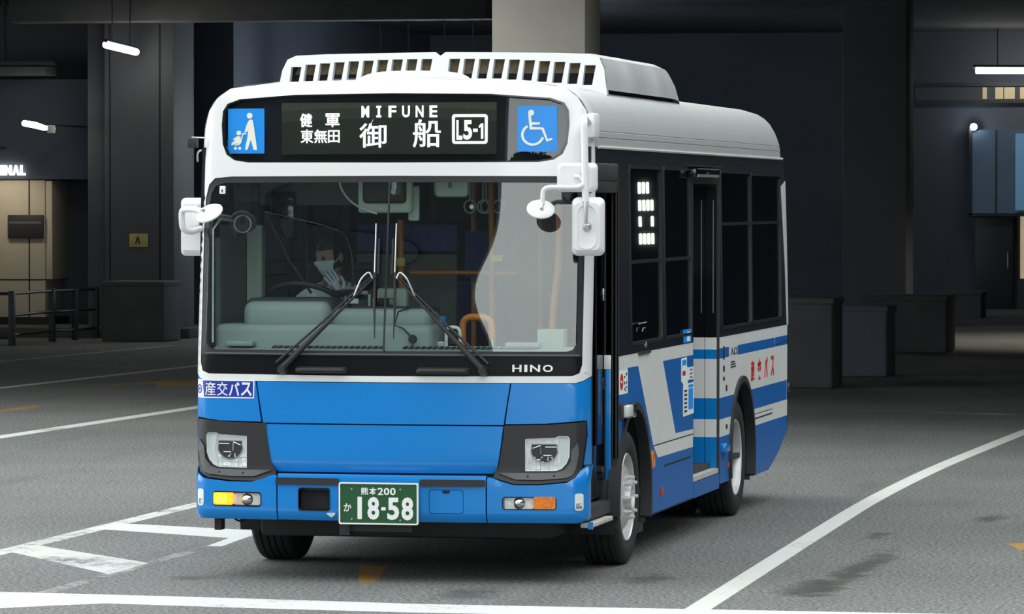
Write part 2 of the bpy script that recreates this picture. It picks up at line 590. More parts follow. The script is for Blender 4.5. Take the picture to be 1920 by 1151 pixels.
# ------------------------------------------------------------------ the ground
FLAT = lambda u, v: (u, v, 0.0)
UP = (0, 0, 1)
g = MB()
def band(x0, y0, x1, y1, w):
    d = Vector((x1 - x0, y1 - y0)).normalized()
    n = Vector((-d.y, d.x)) * w / 2
    return [(x0 + n.x, y0 + n.y), (x1 + n.x, y1 + n.y), (x1 - n.x, y1 - n.y), (x0 - n.x, y0 - n.y)]
def cr(P, n=6):      # smooth curve through points
    out = []
    for i in range(len(P) - 1):
        a, b, c, d = P[max(i - 1, 0)], P[i], P[i + 1], P[min(i + 2, len(P) - 1)]
        for k in range(n):
            t = k / n
            out.append(tuple(.5 * (2 * b[j] + (c[j] - a[j]) * t + (2 * a[j] - 5 * b[j] + 4 * c[j] - d[j]) * t * t + (3 * b[j] - a[j] - 3 * c[j] + d[j]) * t ** 3) for j in (0, 1)))
    return out + [P[-1]]
RLINE = cr([(2.00, -1.46), (1.945, 1.2), (1.885, 4.2), (1.835, 7.5), (1.86, 11), (1.95, 14.2), (2.09, 18.0), (2.3, 22)])
regs = [
    ([(-5.5, 16.3), (-5.5, 60), (-40, 60), (-40, 16.3)], 4),
    (band(-2.83, -2.2, -2.83, 5.7, 0.145), 2),
    ([(-2.90, 5.7), (-2.90, 9.5), (-2.75, 9.5), (-2.75, 5.7)], 2),
    (band(-1.70, -1.6, -1.70, 9.5, 0.10), 3),
    ([(-2.87, 3.52), (-2.87, 4.05), (-1.70, 3.55), (-1.62, 2.22), (-1.72, 2.22), (-1.76, 2.9)], 1),
    ([(-2.85, 1.62), (-2.82, 2.12), (-1.70, 0.88), (-1.70, 0.05)], 2),
    ([(-2.82, 5.75), (-2.82, 6.5), (-1.70, 5.6), (-1.70, 4.7)], 1),
    ([(-14, -1.20), (-1.8, -1.20), (-0.7, -1.30), (0.53, -1.46), (2.0, -1.46), (12, -1.5), (12, -2.05), (0.53, -1.95), (-0.31, -1.88), (-1.17, -1.76), (-1.41, -1.94), (-1.64, -2.15), (-14, -2.2)], 1),
    ([(x + .070, y) for x, y in RLINE] + [(x - .070, y) for x, y in RLINE[::-1]], 1),
    (band(-7.3, 6.0, -6.4, 40, 0.19), 1),
    (band(-11.6, 0, -10.05, 34, 0.16), 1),
    (band(-13.6, 26, -12.75, 40, 0.12), 2),
    ([(-9.75, 25.3), (-9.2, 27.2), (-8.6, 27.5), (-8.35, 25.9), (-8.75, 25.4), (-9.1, 26.5)], 5),
    ([(-8.95, 17.2), (-8.60, 18.6), (-8.55, 20.3), (-8.70, 20.6)], 5),
    ([(-0.43, 0.98), (-0.25, 0.93), (-0.06, -0.20), (-0.15, -0.22)], 5),
    ([(3.19, 3.42), (3.9, 4.4), (3.95, 2.9), (3.30, 2.95)], 5),
    (band(-1.5, 22, 3.3, 19.9, 0.35), 3),
]
g.panel([(-60, -75), (45, -75), (45, 70), (-60, 70)], FLAT, UP, 0.0, -0.2, regions=regs, step=500, flat=True)
floor = g.build('floor', ['asphalt', 'wline', 'wworn', 'wfaint', 'asphalt2', 'yline'])
tag(floor, kind='structure')

# ------------------------------------------------------------------ bus: body surfaces
LEN = 7.87
def plan(x):
    a = abs(x)
    p = 0.10 * (a / 1.15) ** 2
    if a > 1.06:
        p += 0.09 - math.sqrt(max(0.0, 0.0081 - (min(a, 1.15) - 1.06) ** 2))
    return p
RK = [(0, -.03), (.56, -.03), (.62, 0), (1.2, 0), (1.3, .008), (1.4, .019), (1.6, .041), (2.3, .113), (2.4, .124), (2.77, .183), (2.82, .213), (2.865, .31)]
def interp(t, T):
    if t <= T[0][0]: return T[0][1]
    for (a, fa), (b, fb) in zip(T, T[1:]):
        if t <= b: return fa + (fb - fa) * (t - a) / (b - a)
    return T[-1][1]
def rake(z):
    return interp(z, RK)
def FY(x, z):
    return -0.19 + plan(x) + rake(z)
def FS(x, z):
    return (x, FY(x, z), z)
SXT = [(0, 1.15), (1.3, 1.15), (2.47, 1.135), (2.6, 1.11), (2.86, 1.0)]
def SX(z):
    return interp(z, SXT)
def SR(y, z):          # right flank (doors); u = y, v = z
    return (SX(z), y, z)
def SL(y, z):
    return (-SX(z), y, z)
FN = (0, -1, 0)
SN = (1, 0, 0)
CORN = (1.075, 1.09, 1.105, 1.12, 1.13, 1.138, 1.144)
CORN2 = CORN + tuple(-c for c in CORN)

bus = empty('bus')
tag(bus, 'white and blue single-deck city bus with lit destination display, stopped on the forecourt', 'bus')

# front frame
fh = [(0, 1.137), (1.08, 1.137), (1.12, 1.15), (1.149, 1.172), (1.149, 2.30), (1.145, 2.45), (1.136, 2.56), (1.105, 2.68), (1.055, 2.755), (0.98, 2.81), (0.70, 2.846), (0, 2.864)]
FRAME = sym(fh)
SIGN = sym([(0, 2.382), (0.85, 2.384), (0.935, 2.397), (0.985, 2.43), (1.01, 2.49), (1.018, 2.60), (1.012, 2.68), (0.985, 2.722), (0.91, 2.748), (0.57, 2.771), (0, 2.777)])
WSO = sym([(0, 1.171), (1.06, 1.176), (1.10, 1.192), (1.114, 1.24), (1.115, 2.0), (1.107, 2.18), (1.087, 2.258), (1.05, 2.295), (0.95, 2.304), (0, 2.307)])
mb = MB().panel(FRAME, FS, FN, 0.0, -0.05, holes=[SIGN, WSO], step=0.06, extra=CORN2)
front_frame = mb.build('front_frame', ['white'], bus, 30)

# windscreen and its seal; the garnish under it
GLASS = sym([(0, 1.312), (1.03, 1.314), (1.062, 1.325), (1.083, 1.36), (1.083, 2.12), (1.072, 2.20), (1.045, 2.25), (0.99, 2.268), (0, 2.270)])
def WSS(x, z):
    w = 0.0065 * math.tanh((x - 0.50) / 0.26) * math.exp(-((z - 1.64) / 0.27) ** 2)
    return (x, FY(x, z) + w, z)
mb = MB().panel(WSO, FS, FN, -0.004, -0.05, holes=[GLASS], step=0.07, extra=CORN2, regions=[([(-1.2, 1.0), (1.2, 1.0), (1.2, 1.283), (-1.2, 1.283)], 1)])
mb.build('windscreen_seal', ['rubber', 'garnish'], bus, 30)
mb = MB().panel(GLASS, WSS, FN, -0.008, -0.014, step=0.03, extra=CORN2)
ws = mb.build('windscreen', ['windscreen'], bus, 60)
mb = MB().tube([(0.002, FY(0, 2.27) - 0.001, 2.27), (-0.008, FY(0, 1.9) + 0.000, 1.8), (-0.012, FY(0, 1.31) - 0.001, 1.31)], 0.006, 8)
mb.build('windscreen_joint', ['rubber'], ws)
mb = MB().panel(rrect(-1.02, 2.205, -0.985, 2.25, 0.004), FS, FN, 0.0, -0.007, step=0.2, regions=[(rrect(-1.008, 2.212, -0.999, 2.23, .002), 1)])
mb.build('inspection_sticker', ['mask', 'ink'], ws)
mb = MB()
for z, h in ((1.290, 0.008),):
    mb.panel([(-1.08, z), (1.10, z), (1.10, z + h), (-1.08, z + h)], FS, FN, 0.012, -0.02, step=0.08)
mb.build('seal_ridge', ['plastic2'], bus, 30)
mb = MB()
x = 0.728
for ch, w in (('H', .052), ('I', .017), ('N', .056), ('O', .056)):
    mb.text(ch, (x, 1.200, x + w, 1.240), FS, FN, 0.008, -0.004, bold=0.022)
    x += w + 0.0155
mb.build('maker_lettering', ['alu'], bus)

# destination display
sign = MB().panel(SIGN, lambda x, z: (x, 0.06 + plan(x), z), FN, 0.0, -0.02, step=0.1).build('destination_display', ['ledback'], bus)
def SGY(x, z):
    t = z - 2.38
    return -0.19 + plan(x) * 0.95 + 0.172 + 0.028 * t + 0.10 * t * t
mb = MB().panel(SIGN, lambda x, z: (x, SGY(x, z), z), FN, 0.0, -0.005, step=0.035, extra=CORN2)
mb.build('display_glass', ['signglass'], sign, 60)
INN = [(x * 0.985, 2.58 + (z - 2.58) * 0.955) for x, z in SIGN]
mb = MB().panel(SIGN, lambda x, z: (x, SGY(x, z), z), FN, 0.03, 0.0, holes=[INN], step=0.06)
mb.build('display_rim', ['black'], sign)
def LBS(x, z):
    return (x, -0.01 + plan(x) * 0.9 + 0.004 * z, z)
mb = MB().panel([(-0.66, 2.43), (0.60, 2.43), (0.60, 2.725), (-0.66, 2.725)], LBS, FN, 0.0, -0.03, step=0.1)
mb.build('led_board', ['ledboard'], sign)
mb = MB()
def T(b, x0, z0, x1, z1, bold=0.012):
    MB().text(b, (x0, z0, x1, z1), LBS, FN, 0.006, 0.001, bold).build('led_character', ['led'], sign)
k = 0.012   # the board stands a little behind the glass
T('健', -.548, 2.586, -.476, 2.664); T('軍', -.396, 2.586, -.312, 2.664)
T('東', -.545, 2.494, -.469, 2.572); T('無', -.464, 2.494, -.386, 2.572); T('田', -.381, 2.496, -.312, 2.568)
x = -.182
for ch, w in zip('MIFUNE', (.044, .012, .044, .044, .044, .044)):
    cx = x + 0.022
    if ch == 'I':
        S_ = 'I'
        MB().panel([(cx - .014, 2.640), (cx + .014, 2.640), (cx + .014, 2.651), (cx + .006, 2.651), (cx + .006, 2.695), (cx + .014, 2.695), (cx + .014, 2.706), (cx - .014, 2.706), (cx - .014, 2.695), (cx - .006, 2.695), (cx - .006, 2.651), (cx - .014, 2.651)], LBS, FN, .006, .001, step=.1, flat=True).build('led_character', ['led'], sign)
        x += 0.0795
        continue
    T(ch, cx - w / 2, 2.640, cx + w / 2, 2.706, 0.02)
    x += 0.0795
T('御', -.195, 2.468, -.036, 2.628, 0.008); T('船', .118, 2.468, .280, 2.628, 0.008)
T('L', .371, 2.512, .404, 2.622, 0.03)
T('5', .411, 2.512, .460, 2.622, 0.03)
T('-', .467, 2.556, .492, 2.574, 0.0)
MB().panel([(.512, 2.516), (.524, 2.516), (.524, 2.604), (.513, 2.604), (.500, 2.590), (.500, 2.578), (.512, 2.586)], LBS, FN, .006, .001, step=.1, flat=True).build('led_character', ['led'], sign)
mb = MB()
mb.panel(rrect(.346, 2.488, .549, 2.656, .016), LBS, FN, 0.006, 0.001, holes=[rrect(.361, 2.503, .534, 2.641, .004)], step=0.05)
mb.build('route_number_border', ['led'], sign)
def PCS(x, z):
    return (x, -0.018 + plan(x) * 0.95 + 0.008 * (z - 2.4), z)
# stroller pictogram plate
def pl(x0, z0, P, box=(385, 355, 780, 838), w=0.222, h=0.258):
    return [(x0 + (px - box[0]) / (box[2] - box[0]) * w, z0 + (1 - (py - box[1]) / (box[3] - box[1])) * h) for px, py in P]
LX, LZ = -0.985, 2.436
mb = MB().panel(rrect(LX, LZ, LX + .222, LZ + .258, .004), PCS, FN, 0.0, -0.008, step=0.06)
pL = mb.build('stroller_pictogram_plate', ['picto'], sign)
mb = MB()
def fig(P):
    mb.panel(P, PCS, FN, 0.004, 0.0, step=0.05, flat=True)
def disc(cx, cy, r):
    return [(cx + r * math.cos(2 * PI * i / 20), cy + r * math.sin(2 * PI * i / 20)) for i in range(20)]
fig(pl(LX, LZ, disc(623, 432, 31)))
fig(pl(LX, LZ, [(615, 482), (635, 470), (655, 478), (664, 520), (676, 600), (705, 800), (668, 800), (636, 690), (600, 795), (572, 800), (600, 660), (610, 570), (596, 605), (566, 608), (590, 530)]))
fig(pl(LX, LZ, disc(505, 617, 25)))
fig(pl(LX, LZ, [(445, 680), (490, 650), (522, 655), (525, 690), (512, 730), (455, 735), (430, 752), (421, 735), (440, 712), (466, 700), (446, 692)]))
fig(pl(LX, LZ, [(545, 618), (585, 616), (586, 630), (552, 634), (530, 725), (505, 748), (458, 752), (455, 742), (498, 736), (520, 712)]))
fig(pl(LX, LZ, disc(468, 782, 16)))
fig(pl(LX, LZ, disc(515, 782, 16)))
mb.build('stroller_figure', ['pictow'], pL)
# wheelchair pictogram plate
RX, RZ = 0.722, 2.444
wb_ = (35, 70, 302, 370)
mb = MB().panel(rrect(RX, RZ, RX + .224, RZ + .258, .004), PCS, FN, 0.0, -0.008, step=0.06)
pR = mb.build('wheelchair_pictogram_plate', ['picto'], sign)
mb = MB()
def pw(P): return pl(RX, RZ, P, wb_, .224, .258)
fig(pw(disc(127, 115, 20)))
fig(pw([(108, 128), (125, 130), (131, 178), (186, 178), (186, 192), (133, 194), (134, 208), (203, 211), (212, 216), (238, 290), (264, 281), (272, 291), (232, 306), (198, 226), (118, 226)]))
ring = []
for i in range(33):
    a = R(-62 - 255 * i / 32 + 70)
    ring.append((137 + 78 * math.cos(a), 258 + 72 * math.sin(a)))
a0, a1 = -100, -352
o_ = [(138 + 78 * math.cos(R(t)), 260 - 72 * math.sin(R(t))) for t in [120 + (345 - 120) * i / 32 for i in range(33)]]
i_ = [(138 + 62 * math.cos(R(t)), 260 - 57 * math.sin(R(t))) for t in [120 + (345 - 120) * i / 32 for i in range(33)]]
fig(pw(o_ + i_[::-1]))
mb.build('wheelchair_figure', ['pictow'], pR)

# blue nose: hood pieces, corner pieces
def HS(x, z):
    d = max(0.0, 0.70 - z)
    return (x, FY(x, z) + d * d * 4.0, z)
MB().panel([(-1.10, .36), (1.10, .36), (1.10, 1.17), (-1.10, 1.17)], FS, FN, -0.045, -0.06, step=0.15).build('front_bulkhead', ['seam'], bus)
hz = .900
MB().panel([(-.725, hz), (.677, hz), (.700, 1.05), (.714, 1.133), (-.762, 1.133), (-.745, 1.02)], FS, FN, 0.0, -0.03, step=0.1).build('upper_hood', ['blue'], bus)
MB().panel([(-.640, .621), (.615, .623), (.634, .645), (.648, .69), (.664, .80), (.675, hz - .008), (-.723, hz - .008), (-.706, .79), (-.690, .70), (-.674, .66), (-.655, .632)], HS, FN, 0.0, -0.03, step=0.04).build('lower_hood', ['blue'], bus)
# corner pieces: blue with the white band's edge on top belonging to the frame
CP = [(.722, 1.133), (.700, 1.0), (.688, .905), (.906, .908), (1.137, .926), (1.140, .84), (1.122, .676), (1.149, .676), (1.149, 1.165), (1.12, 1.146), (1.08, 1.133)]
def CS(x, z): return FS(x, z)
MB().panel(CP, CS, FN, 0.0, -0.04, step=0.06, extra=CORN).build('corner_panel', ['blue'], bus)
CPL = [(-.770, 1.133), (-.752, 1.0), (-.738, .905), (-.985, .908), (-1.134, .926), (-1.138, .84), (-1.130, .676), (-1.149, .676), (-1.149, 1.165), (-1.12, 1.146), (-1.08, 1.133)]
MB().panel(CPL, CS, FN, 0.0, -0.04, step=0.06, extra=tuple(-c for c in CORN)).build('corner_panel', ['blue'], bus)
# operator sticker
stk = MB().panel([(-1.136, 1.036), (-.780, 1.036), (-.776, 1.143), (-1.136, 1.143)], FS, FN, 0.003, -0.002, step=0.03, extra=tuple(-c for c in CORN), regions=[([(-1.088, 1.043), (-.787, 1.043), (-.784, 1.135), (-1.098, 1.135)], 1)]).build('operator_sticker', ['white2', 'navy'], bus)
mb = MB()
x = -1.080
for ch in '産交バス':
    mb.text(ch, (x, 1.050, x + .066, 1.128), FS, FN, 0.006, 0.003, 0.004 if ch in '産交' else 0.02)
    x += .0735
mb.build('sticker_lettering', ['platew'], stk)
mb = MB().panel(circ(-1.120, 1.088, .017, 20, .026), FS, FN, 0.005, 0.002, holes=[circ(-1.120, 1.088, .012, 20, .018)], step=0.02)
mb.panel(circ(-1.120, 1.088, .006, 12, .009), FS, FN, 0.005, 0.002, step=.05)
mb.build('operator_roundel', ['navy'], stk)

# headlamp bezels and headlamps
BZ = [(.682, .897), (.906, .901), (1.133, .918), (1.133, .835), (1.116, .68), (1.091, .612), (1.037, .584), (.884, .569), (.741, .569), (.660, .592), (.622, .605), (.627, .628), (.652, .674), (.676, .824)]
LH = [(.800, .640), (.975, .642), (1.005, .655), (1.032, .685), (1.048, .725), (1.050, .822), (1.040, .838), (.99, .840), (.965, .829), (.800, .822)]
def lampset(sgn, drop):
    sx = (lambda P: [(x, z) for x, z in P]) if sgn > 0 else (lambda P: [(-x - (0.024 if True else 0), z) for x, z in P][::-1])
    mb = MB().panel(sx(BZ), FS, FN, 0.004, -0.05, holes=[sx(LH)], step=0.05, extra=[c * sgn for c in CORN])
    bz = mb.build('headlamp_bezel', ['plastic'], bus, 30)
    lip = [(.648, .630), (.80, .630), (.975, .632), (1.02, .648), (1.055, .69), (1.062, .76), (1.095, .80), (1.100, .74), (1.086, .66), (1.066, .618), (1.03, .603), (.884, .592), (.75, .594)]
    MB().panel(sx(lip), FS, FN, 0.014, 0.0, step=0.05, extra=[c * sgn for c in CORN[:3]]).build('bezel_lip', ['plastic2'], bz, 30)
    for (x, z) in ((.818, .612), (.965, .615)):
        MB().panel(sx(circ(x, z, .006, 10)), FS, FN, 0.018, 0.01, step=0.1).build('bezel_screw', ['seam'], bz)
    # lamp: reflector housing recessed, projector bowl, light bar, lens
    hl = MB().panel(sx(LH), FS, FN, -0.026, -0.07, step=0.03).panel(sx(LH), FS, FN, 0.0, -0.06, holes=[sx([(.925 + (x - .925) * .965, .738 + (z - .738) * .965) for x, z in LH])], step=0.05).build('headlamp', ['reflector'], bus, 25)
    mb = MB()
    # faceted lower reflector
    for i in range(7):
        for j in range(3):
            cx, cz = .822 + i * .024, .658 + j * .026
            n = Vector((random.uniform(-.5, .5), -1, random.uniform(-.5, .5)))
            p = sx([(cx, cz)])[0]
            mb.box((p[0], FY(p[0], cz) + .022, cz), (.022, .012, .024), Vector((0, -1, 0)).rotation_difference(n).to_matrix())
    mb.build('reflector_facets', ['reflector'], hl, 20)
    # D shaped projector bowl
    bowl = [(.836, .765)] + [(.905 + .075 * math.cos(R(t)), .765 + .075 * math.sin(R(t))) for t in range(190, 352, 12)] + [(.974, .765), (.974, .79), (.836, .79)]
    MB().panel(sx(bowl), FS, FN, -0.014, -0.05, step=0.03).build('projector_bowl', ['plastic'], hl)
    MB().panel(sx([(.905 + (x - .905) * 1.10, .755 + (z - .755) * 1.14) for x, z in bowl]), FS, FN, -0.010, -0.05, holes=[sx(bowl)], step=0.03).build('bowl_rim', ['chrome'], hl)
    mb = MB()
    for a, b in (((.842, .768), (.885, .785)), ((.885, .785), (.888, .735)), ((.900, .728), (.945, .728)), ((.91, .775), (.972, .775))):
        q = sx([a])[0]; w = sx([b])[0]
        mb.tube([(q[0], FY(*q) + .011, q[1]), (w[0], FY(*w) + .011, w[1])], .0035, 6)
    mb.build('projector_trim', ['chrome'], hl)
    bar = [(.985, .836), (.99, .80), (1.0, .75), (.995, .70), (.975, .65), (1.0, .655), (1.03, .685), (1.046, .73), (1.047, .83)]
    MB().panel(sx(bar), FS, FN, -0.012, -0.045, step=0.025).build('light_bar', ['mask'], hl, 40)
    MB().panel(sx(LH), FS, FN, -0.002, -0.006, step=0.03).build('headlamp_lens', ['lens'], hl, 60)
lampset(1, 0)
lampset(-1, 0)

# bumper
def BS(x, z):
    d = max(0.0, 0.40 - z)
    e = max(0.0, z - 0.57)
    return (x, FY(x, min(z, .555)) + d * d * 10.0 + e * e * 8, z)
OP = rrect(-.500, .409, -.323, .530, .014)
FL = rrect(.259, .398, .456, .534, .016)
bc = MB().panel([(-.630, .349), (.582, .347), (.582, .612), (-.630, .612)], BS, FN, 0.0, -0.04, holes=[OP, FL], step=0.03).build('bumper', ['blue'], bus, 40)
CL = rrect(1.083, .420, 1.126, .516, .014)
IN_R = rrect(.675, .422, .981, .497, .02)
BR = [(.590, .347), (1.09, .346), (1.13, .356), (1.149, .375), (1.149, .668), (1.123, .666), (1.098, .637), (1.085, .606), (1.037, .577), (.884, .562), (.741, .562), (.660, .585), (.625, .60), (.590, .604)]
def mirror_poly(P, sh=0.0): return [(-x + sh, z) for x, z in P][::-1]
bR = MB().panel(BR, BS, FN, 0.0, -0.05, holes=[IN_R, CL], step=0.03, extra=CORN).build('bumper_corner', ['blue'], bus, 40)
BLp = mirror_poly(BR, -.048)
BLp = [(max(x, -1.149), z) for x, z in BLp]
IN_L = [(x, z) for x, z in rrect(-1.026, .420, -.728, .505, .02)]
CLL = mirror_poly(CL)
bL = MB().panel(BLp, BS, FN, 0.0, -0.05, holes=[IN_L, CLL], step=0.03, extra=tuple(-c for c in CORN)).build('bumper_corner', ['blue'], bus, 40)
for (x0, x1) in ((-.640, -.264), (.208, .580)):
    MB().panel(rrect(x0, .552, x1, .590, .008), lambda x, z: (x, FY(x, .555), z), FN, 0.012, -0.01, step=0.06).build('bumper_strip', ['plastic'], bc)
MB().panel(OP, BS, FN, -0.05, -0.06, step=0.1).panel([(-.4115 + (x + .4115) * 1.07, .4695 + (z - .4695) * 1.09) for x, z in OP], BS, FN, 0.005, -0.05, holes=[OP], step=.03).build('bumper_opening', ['black'], bc)
MB().panel([(.3575 + (x - .3575) * .97, .466 + (z - .466) * .96) for x, z in FL], BS, FN, -0.001, -0.02, step=.04).build('tow_flap', ['blue'], bc)
MB().panel([(.335, .523), (.343, .512), (.372, .512), (.380, .523), (.378, .529), (.337, .529)], BS, FN, 0.002, -0.01, step=.04).build('flap_notch', ['seam'], bc)
MB().panel([(-.336, .394), (-.285, .394), (-.288, .383), (-.310, .367), (-.332, .383)], BS, FN, 0.006, -0.01, step=.04).build('tow_marker', ['mask'], bc)
# front indicators with fog lamps
def indicator(IN, xa, xb, xc, amb, parent):
    # amber part xa..xb, clear part xb..xc
    q = MB().panel(IN, BS, FN, -0.03, -0.045, step=.05)
    q.panel(IN, BS, FN, 0.002, -0.04, holes=[[(sum(p[0] for p in IN) / len(IN) * .04 + x * .96, .4595 + (z - .4595) * .86) for x, z in IN]], step=.05)
    u = q.build('front_lamp_unit', ['black'], parent)
    lo, hi = min(xa, xb), max(xa, xb)
    am = MB().panel(rrect(lo, .428, hi, .498, .012), BS, FN, 0.004, -0.03, step=.03).build('indicator_lamp', [amb], u, 40)
    if amb == 'amber_on':
        c = (lo + hi) / 2 - 0.012
        MB().panel(rrect(c - .036, .436, c + .036, .490, .012), BS, FN, 0.006, -0.001, step=.03).build('indicator_bulb', ['amber_core'], am)
    lo, hi = min(xb, xc), max(xb, xc)
    fg = MB().panel(rrect(lo, .428, hi, .495, .014), BS, FN, -0.02, -0.03, step=.03).build('fog_lamp', ['reflector'], u, 40)
    cx = (lo + hi) / 2
    MB().lathe([(-.0, .001), (.006, .018), (.016, .030), (.02, .034)], (cx, BS(cx, .46)[1] - .004, .460), 'Y', 20).build('fog_lamp_bowl', ['chrome'], fg)
    MB().panel(rrect(lo, .428, hi, .495, .014), BS, FN, 0.003, -0.002, step=.03).build('fog_lamp_lens', ['lens'], fg, 60)
indicator(IN_R, .975, .852, .684, 'amber', bR)
indicator(IN_L, -1.022, -.902, -.734, 'amber_on', bL)
for P, pr in ((CL, bR), (CLL, bL)):
    cl = MB().panel(P, BS, FN, 0.004, -0.02, step=.02, extra=CORN2).build('corner_lamp', ['mask'], pr, 50)
    cxm = sum(p[0] for p in P) / len(P)
    MB().panel([(cxm + (x - cxm) * .7, .468 + (z - .468) * .32 - .022) for x, z in P], BS, FN, .006, 0, step=.02, extra=CORN2).build('corner_lamp_reflector', ['chrome'], cl)

# number plate
def PS(x, z): return (x, FY(0, .45) - .045 + 0.0 * z + plan(x) * .2, z)
PX0, PX1, PZ0, PZ1 = -.252, .209, .335, .572
plate = MB().panel(rrect(PX0 + .008, PZ0 + .008, PX1 - .008, PZ1 - .008, .006), PS, FN, 0.0, -0.012, step=.2).build('number_plate', ['green'], bus)
MB().panel(rrect(PX0, PZ0, PX1, PZ1, .010), PS, FN, 0.006, -0.016, holes=[rrect(PX0 + .008, PZ0 + .008, PX1 - .008, PZ1 - .008, .006)], step=.2).build('plate_frame', ['platew'], plate)
mb = MB()
def pz(px, py):   # from the plate's own proportions (0..1)
    return PX0 + px * (PX1 - PX0), PZ0 + py * (PZ1 - PZ0)
def ptxt(b, x0, y0, x1, y1, bold):
    a = pz(x0, y0); c = pz(x1, y1)
    mb.text(b, (a[0], a[1], c[0], c[1]), PS, FN, 0.004, 0.0, bold)
ptxt('熊', .278, .705, .372, .885, .014); ptxt('本', .386, .705, .476, .885, .02)
ptxt('2', .490, .705, .560, .880, .02); ptxt('0', .568, .705, .638, .880, .02); ptxt('0', .646, .705, .716, .880, .02)
ptxt('か', .062, .305, .160, .50, .015)
ptxt('8', .362, .115, .510, .66, .035); ptxt('5', .612, .115, .760, .65, .035); ptxt('8', .790, .110, .938, .66, .035)
for (a, b, c, d) in ((.236, .125, .292, .66), (.535, .34, .592, .42)):
    p, q = pz(a, b), pz(c, d)
    mb.panel(rrect(p[0], p[1], q[0], q[1], .005), PS, FN, .004, 0, step=.1)
mb.build('plate_lettering', ['platew'], plate)
for (a, b) in ((.162, .84), (.775, .84), (.162, .125), (.775, .105)):
    p = pz(a, b)
    MB().lathe([(-.006, .0005), (-.006, .005), (0, .007)], (p[0], PS(*p)[1], p[1]), 'Y', 12).build('plate_bolt', ['alu'], plate)
MB().bx(-.20, .16, FY(0, .34) + .02, FY(0, .34) + .06, .29, .36).bx(-.26, -.20, FY(0, .3), FY(0, .3) + .1, .27, .35).build('plate_bracket', ['rubber'], plate)

# wipers, grab handles
def wiper(px, tx, bx, sg):
    w = empty('wiper')
    w.parent = bus
    def q(x, z, d): return (x, FY(x, z) - d, z)
    a = MB()
    p0 = Vector(q(px, 1.213, .035)); p1 = Vector(q(tx, 1.725, .05))
    d = (p1 - p0)
    s_ = Vector((-sg * .020, 0, .020 * 1))
    a.tube([p0, p0 + d * .35, p0 + d * .62, p1], [.019, .015, .009, .006], 8)
    a.build('wiper_arm', ['rubber'], w)
    MB().tube([p0 + s_ * 1.6, p0 + d * .45 + s_ * .9, p1 + s_ * .5], [.008, .007, .005], 8).build('wiper_link', ['rubber'], w)
    MB().lathe([(-.06, .001), (-.06, .022), (-.02, .03), (.02, .034)], (px, FY(px, 1.205) , 1.205), 'Y', 16).build('wiper_pivot', ['plastic'], w)
    e = p1
    pts = rounded_path([p0 + d * .80 + s_ * .2, p0 + d * .86 + Vector((sg * .01, -.01, .075)), (e + p0 + d * .93) / 2 + Vector((0, -.012, .06)), e + Vector((0, -.01, .0))], .03)
    MB().tube(pts, .005, 6).build('washer_hose', ['alu'], w)
    b = MB()
    b.tube([q(bx + sg * .0, 2.033, .018), q(bx, 1.90, .022), q(bx, 1.73, .03), q(bx, 1.55, .022), q(bx + sg * .004, 1.384, .016)], [.004, .006, .009, .007, .003], 8)
    b.tube([q(bx + sg * .018, 1.95, .020), q(bx + sg * .018, 1.75, .032)], [.006, .006], 8)
    b.tube([q(bx, 1.73, .035), q(tx, 1.728, .05)], .008, 8)
    b.build('wiper_blade', ['rubber'], w)
    MB().tube([q(bx, 2.036, .024), q(bx, 1.90, .030), q(bx, 1.76, .036)], .004, 6).build('blade_spring', ['alu'], w)
wiper(-.603, -.072, -.066, 1)
wiper(.567, .068, .052, -1)
for x0, x1, fl in ((-.52, -.228, 1), (.190, .484, -1)):
    h = MB().tube(rounded_path([(x0, FY(x0, 1.2) - .0, 1.20), (x0 + .012, FY(x0, 1.2) - .045, 1.204), (x1 - .012, FY(x1, 1.2) - .045, 1.204), (x1, FY(x1, 1.2), 1.20)], .03), .013, 10)
    h.panel(rrect(x0 - .004, 1.184, x1 + .004, 1.222, .012), FS, FN, .008, -.006, step=.06)
    h.build('grab_handle', ['plastic'], bus, 40)

# ------------------------------------------------------------------ roof
sec = [(1.135, 2.470), (1.137, 2.50), (1.137, 2.522), (1.130, 2.526), (1.137, 2.530), (1.136, 2.558), (1.131, 2.562), (1.135, 2.566), (1.130, 2.60), (1.118, 2.64), (1.100, 2.685), (1.075, 2.728), (1.035, 2.768), (0.985, 2.800), (.90, 2.825), (.70, 2.846), (.40, 2.857), (0, 2.862)]
def ring(y, k=1.0, dz=0.0, end=0.0):
    pts = [Vector((x * k, y, z + dz)) for x, z in sec]
    return pts + [Vector((-p.x, p.y, p.z)) for p in pts[-2::-1]]
r0 = [Vector((p.x, FY(max(-1.149, min(1.149, p.x)), min(p.z, 2.86)) + .03, p.z)) for p in ring(0, .999, -.004)]
rows = [r0]
for y, k, dz in ((.32, 1, 0), (.5, 1, 0), (2, 1, 0), (4, 1, 0), (6, 1, 0), (7.2, 1, 0)):
    rows.append(ring(y, k, dz))
# rounded rear end: each point of the ring pulled down and inwards along a quarter turn
for t in (15, 30, 45, 60, 75, 90):
    a = R(t)
    pts = []
    for p in ring(0):
        zz = 2.47 + (p.z - 2.47) * max(0.0, math.cos(a)) ** .62
        yy = 7.36 + .36 * math.sin(a)
        pts.append(Vector((p.x * (1 - .03 * (1 - math.cos(a))), yy, zz)))
    rows.append(pts)
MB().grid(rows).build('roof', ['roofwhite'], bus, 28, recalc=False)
mb = MB()
mb.tube([(1.138, y, 2.472) for y in (.30, 7.64)], .010, 6).tube([(-1.138, y, 2.472) for y in (.30, 7.64)], .010, 6)
mb.build('roof_gutter', ['white'], bus)
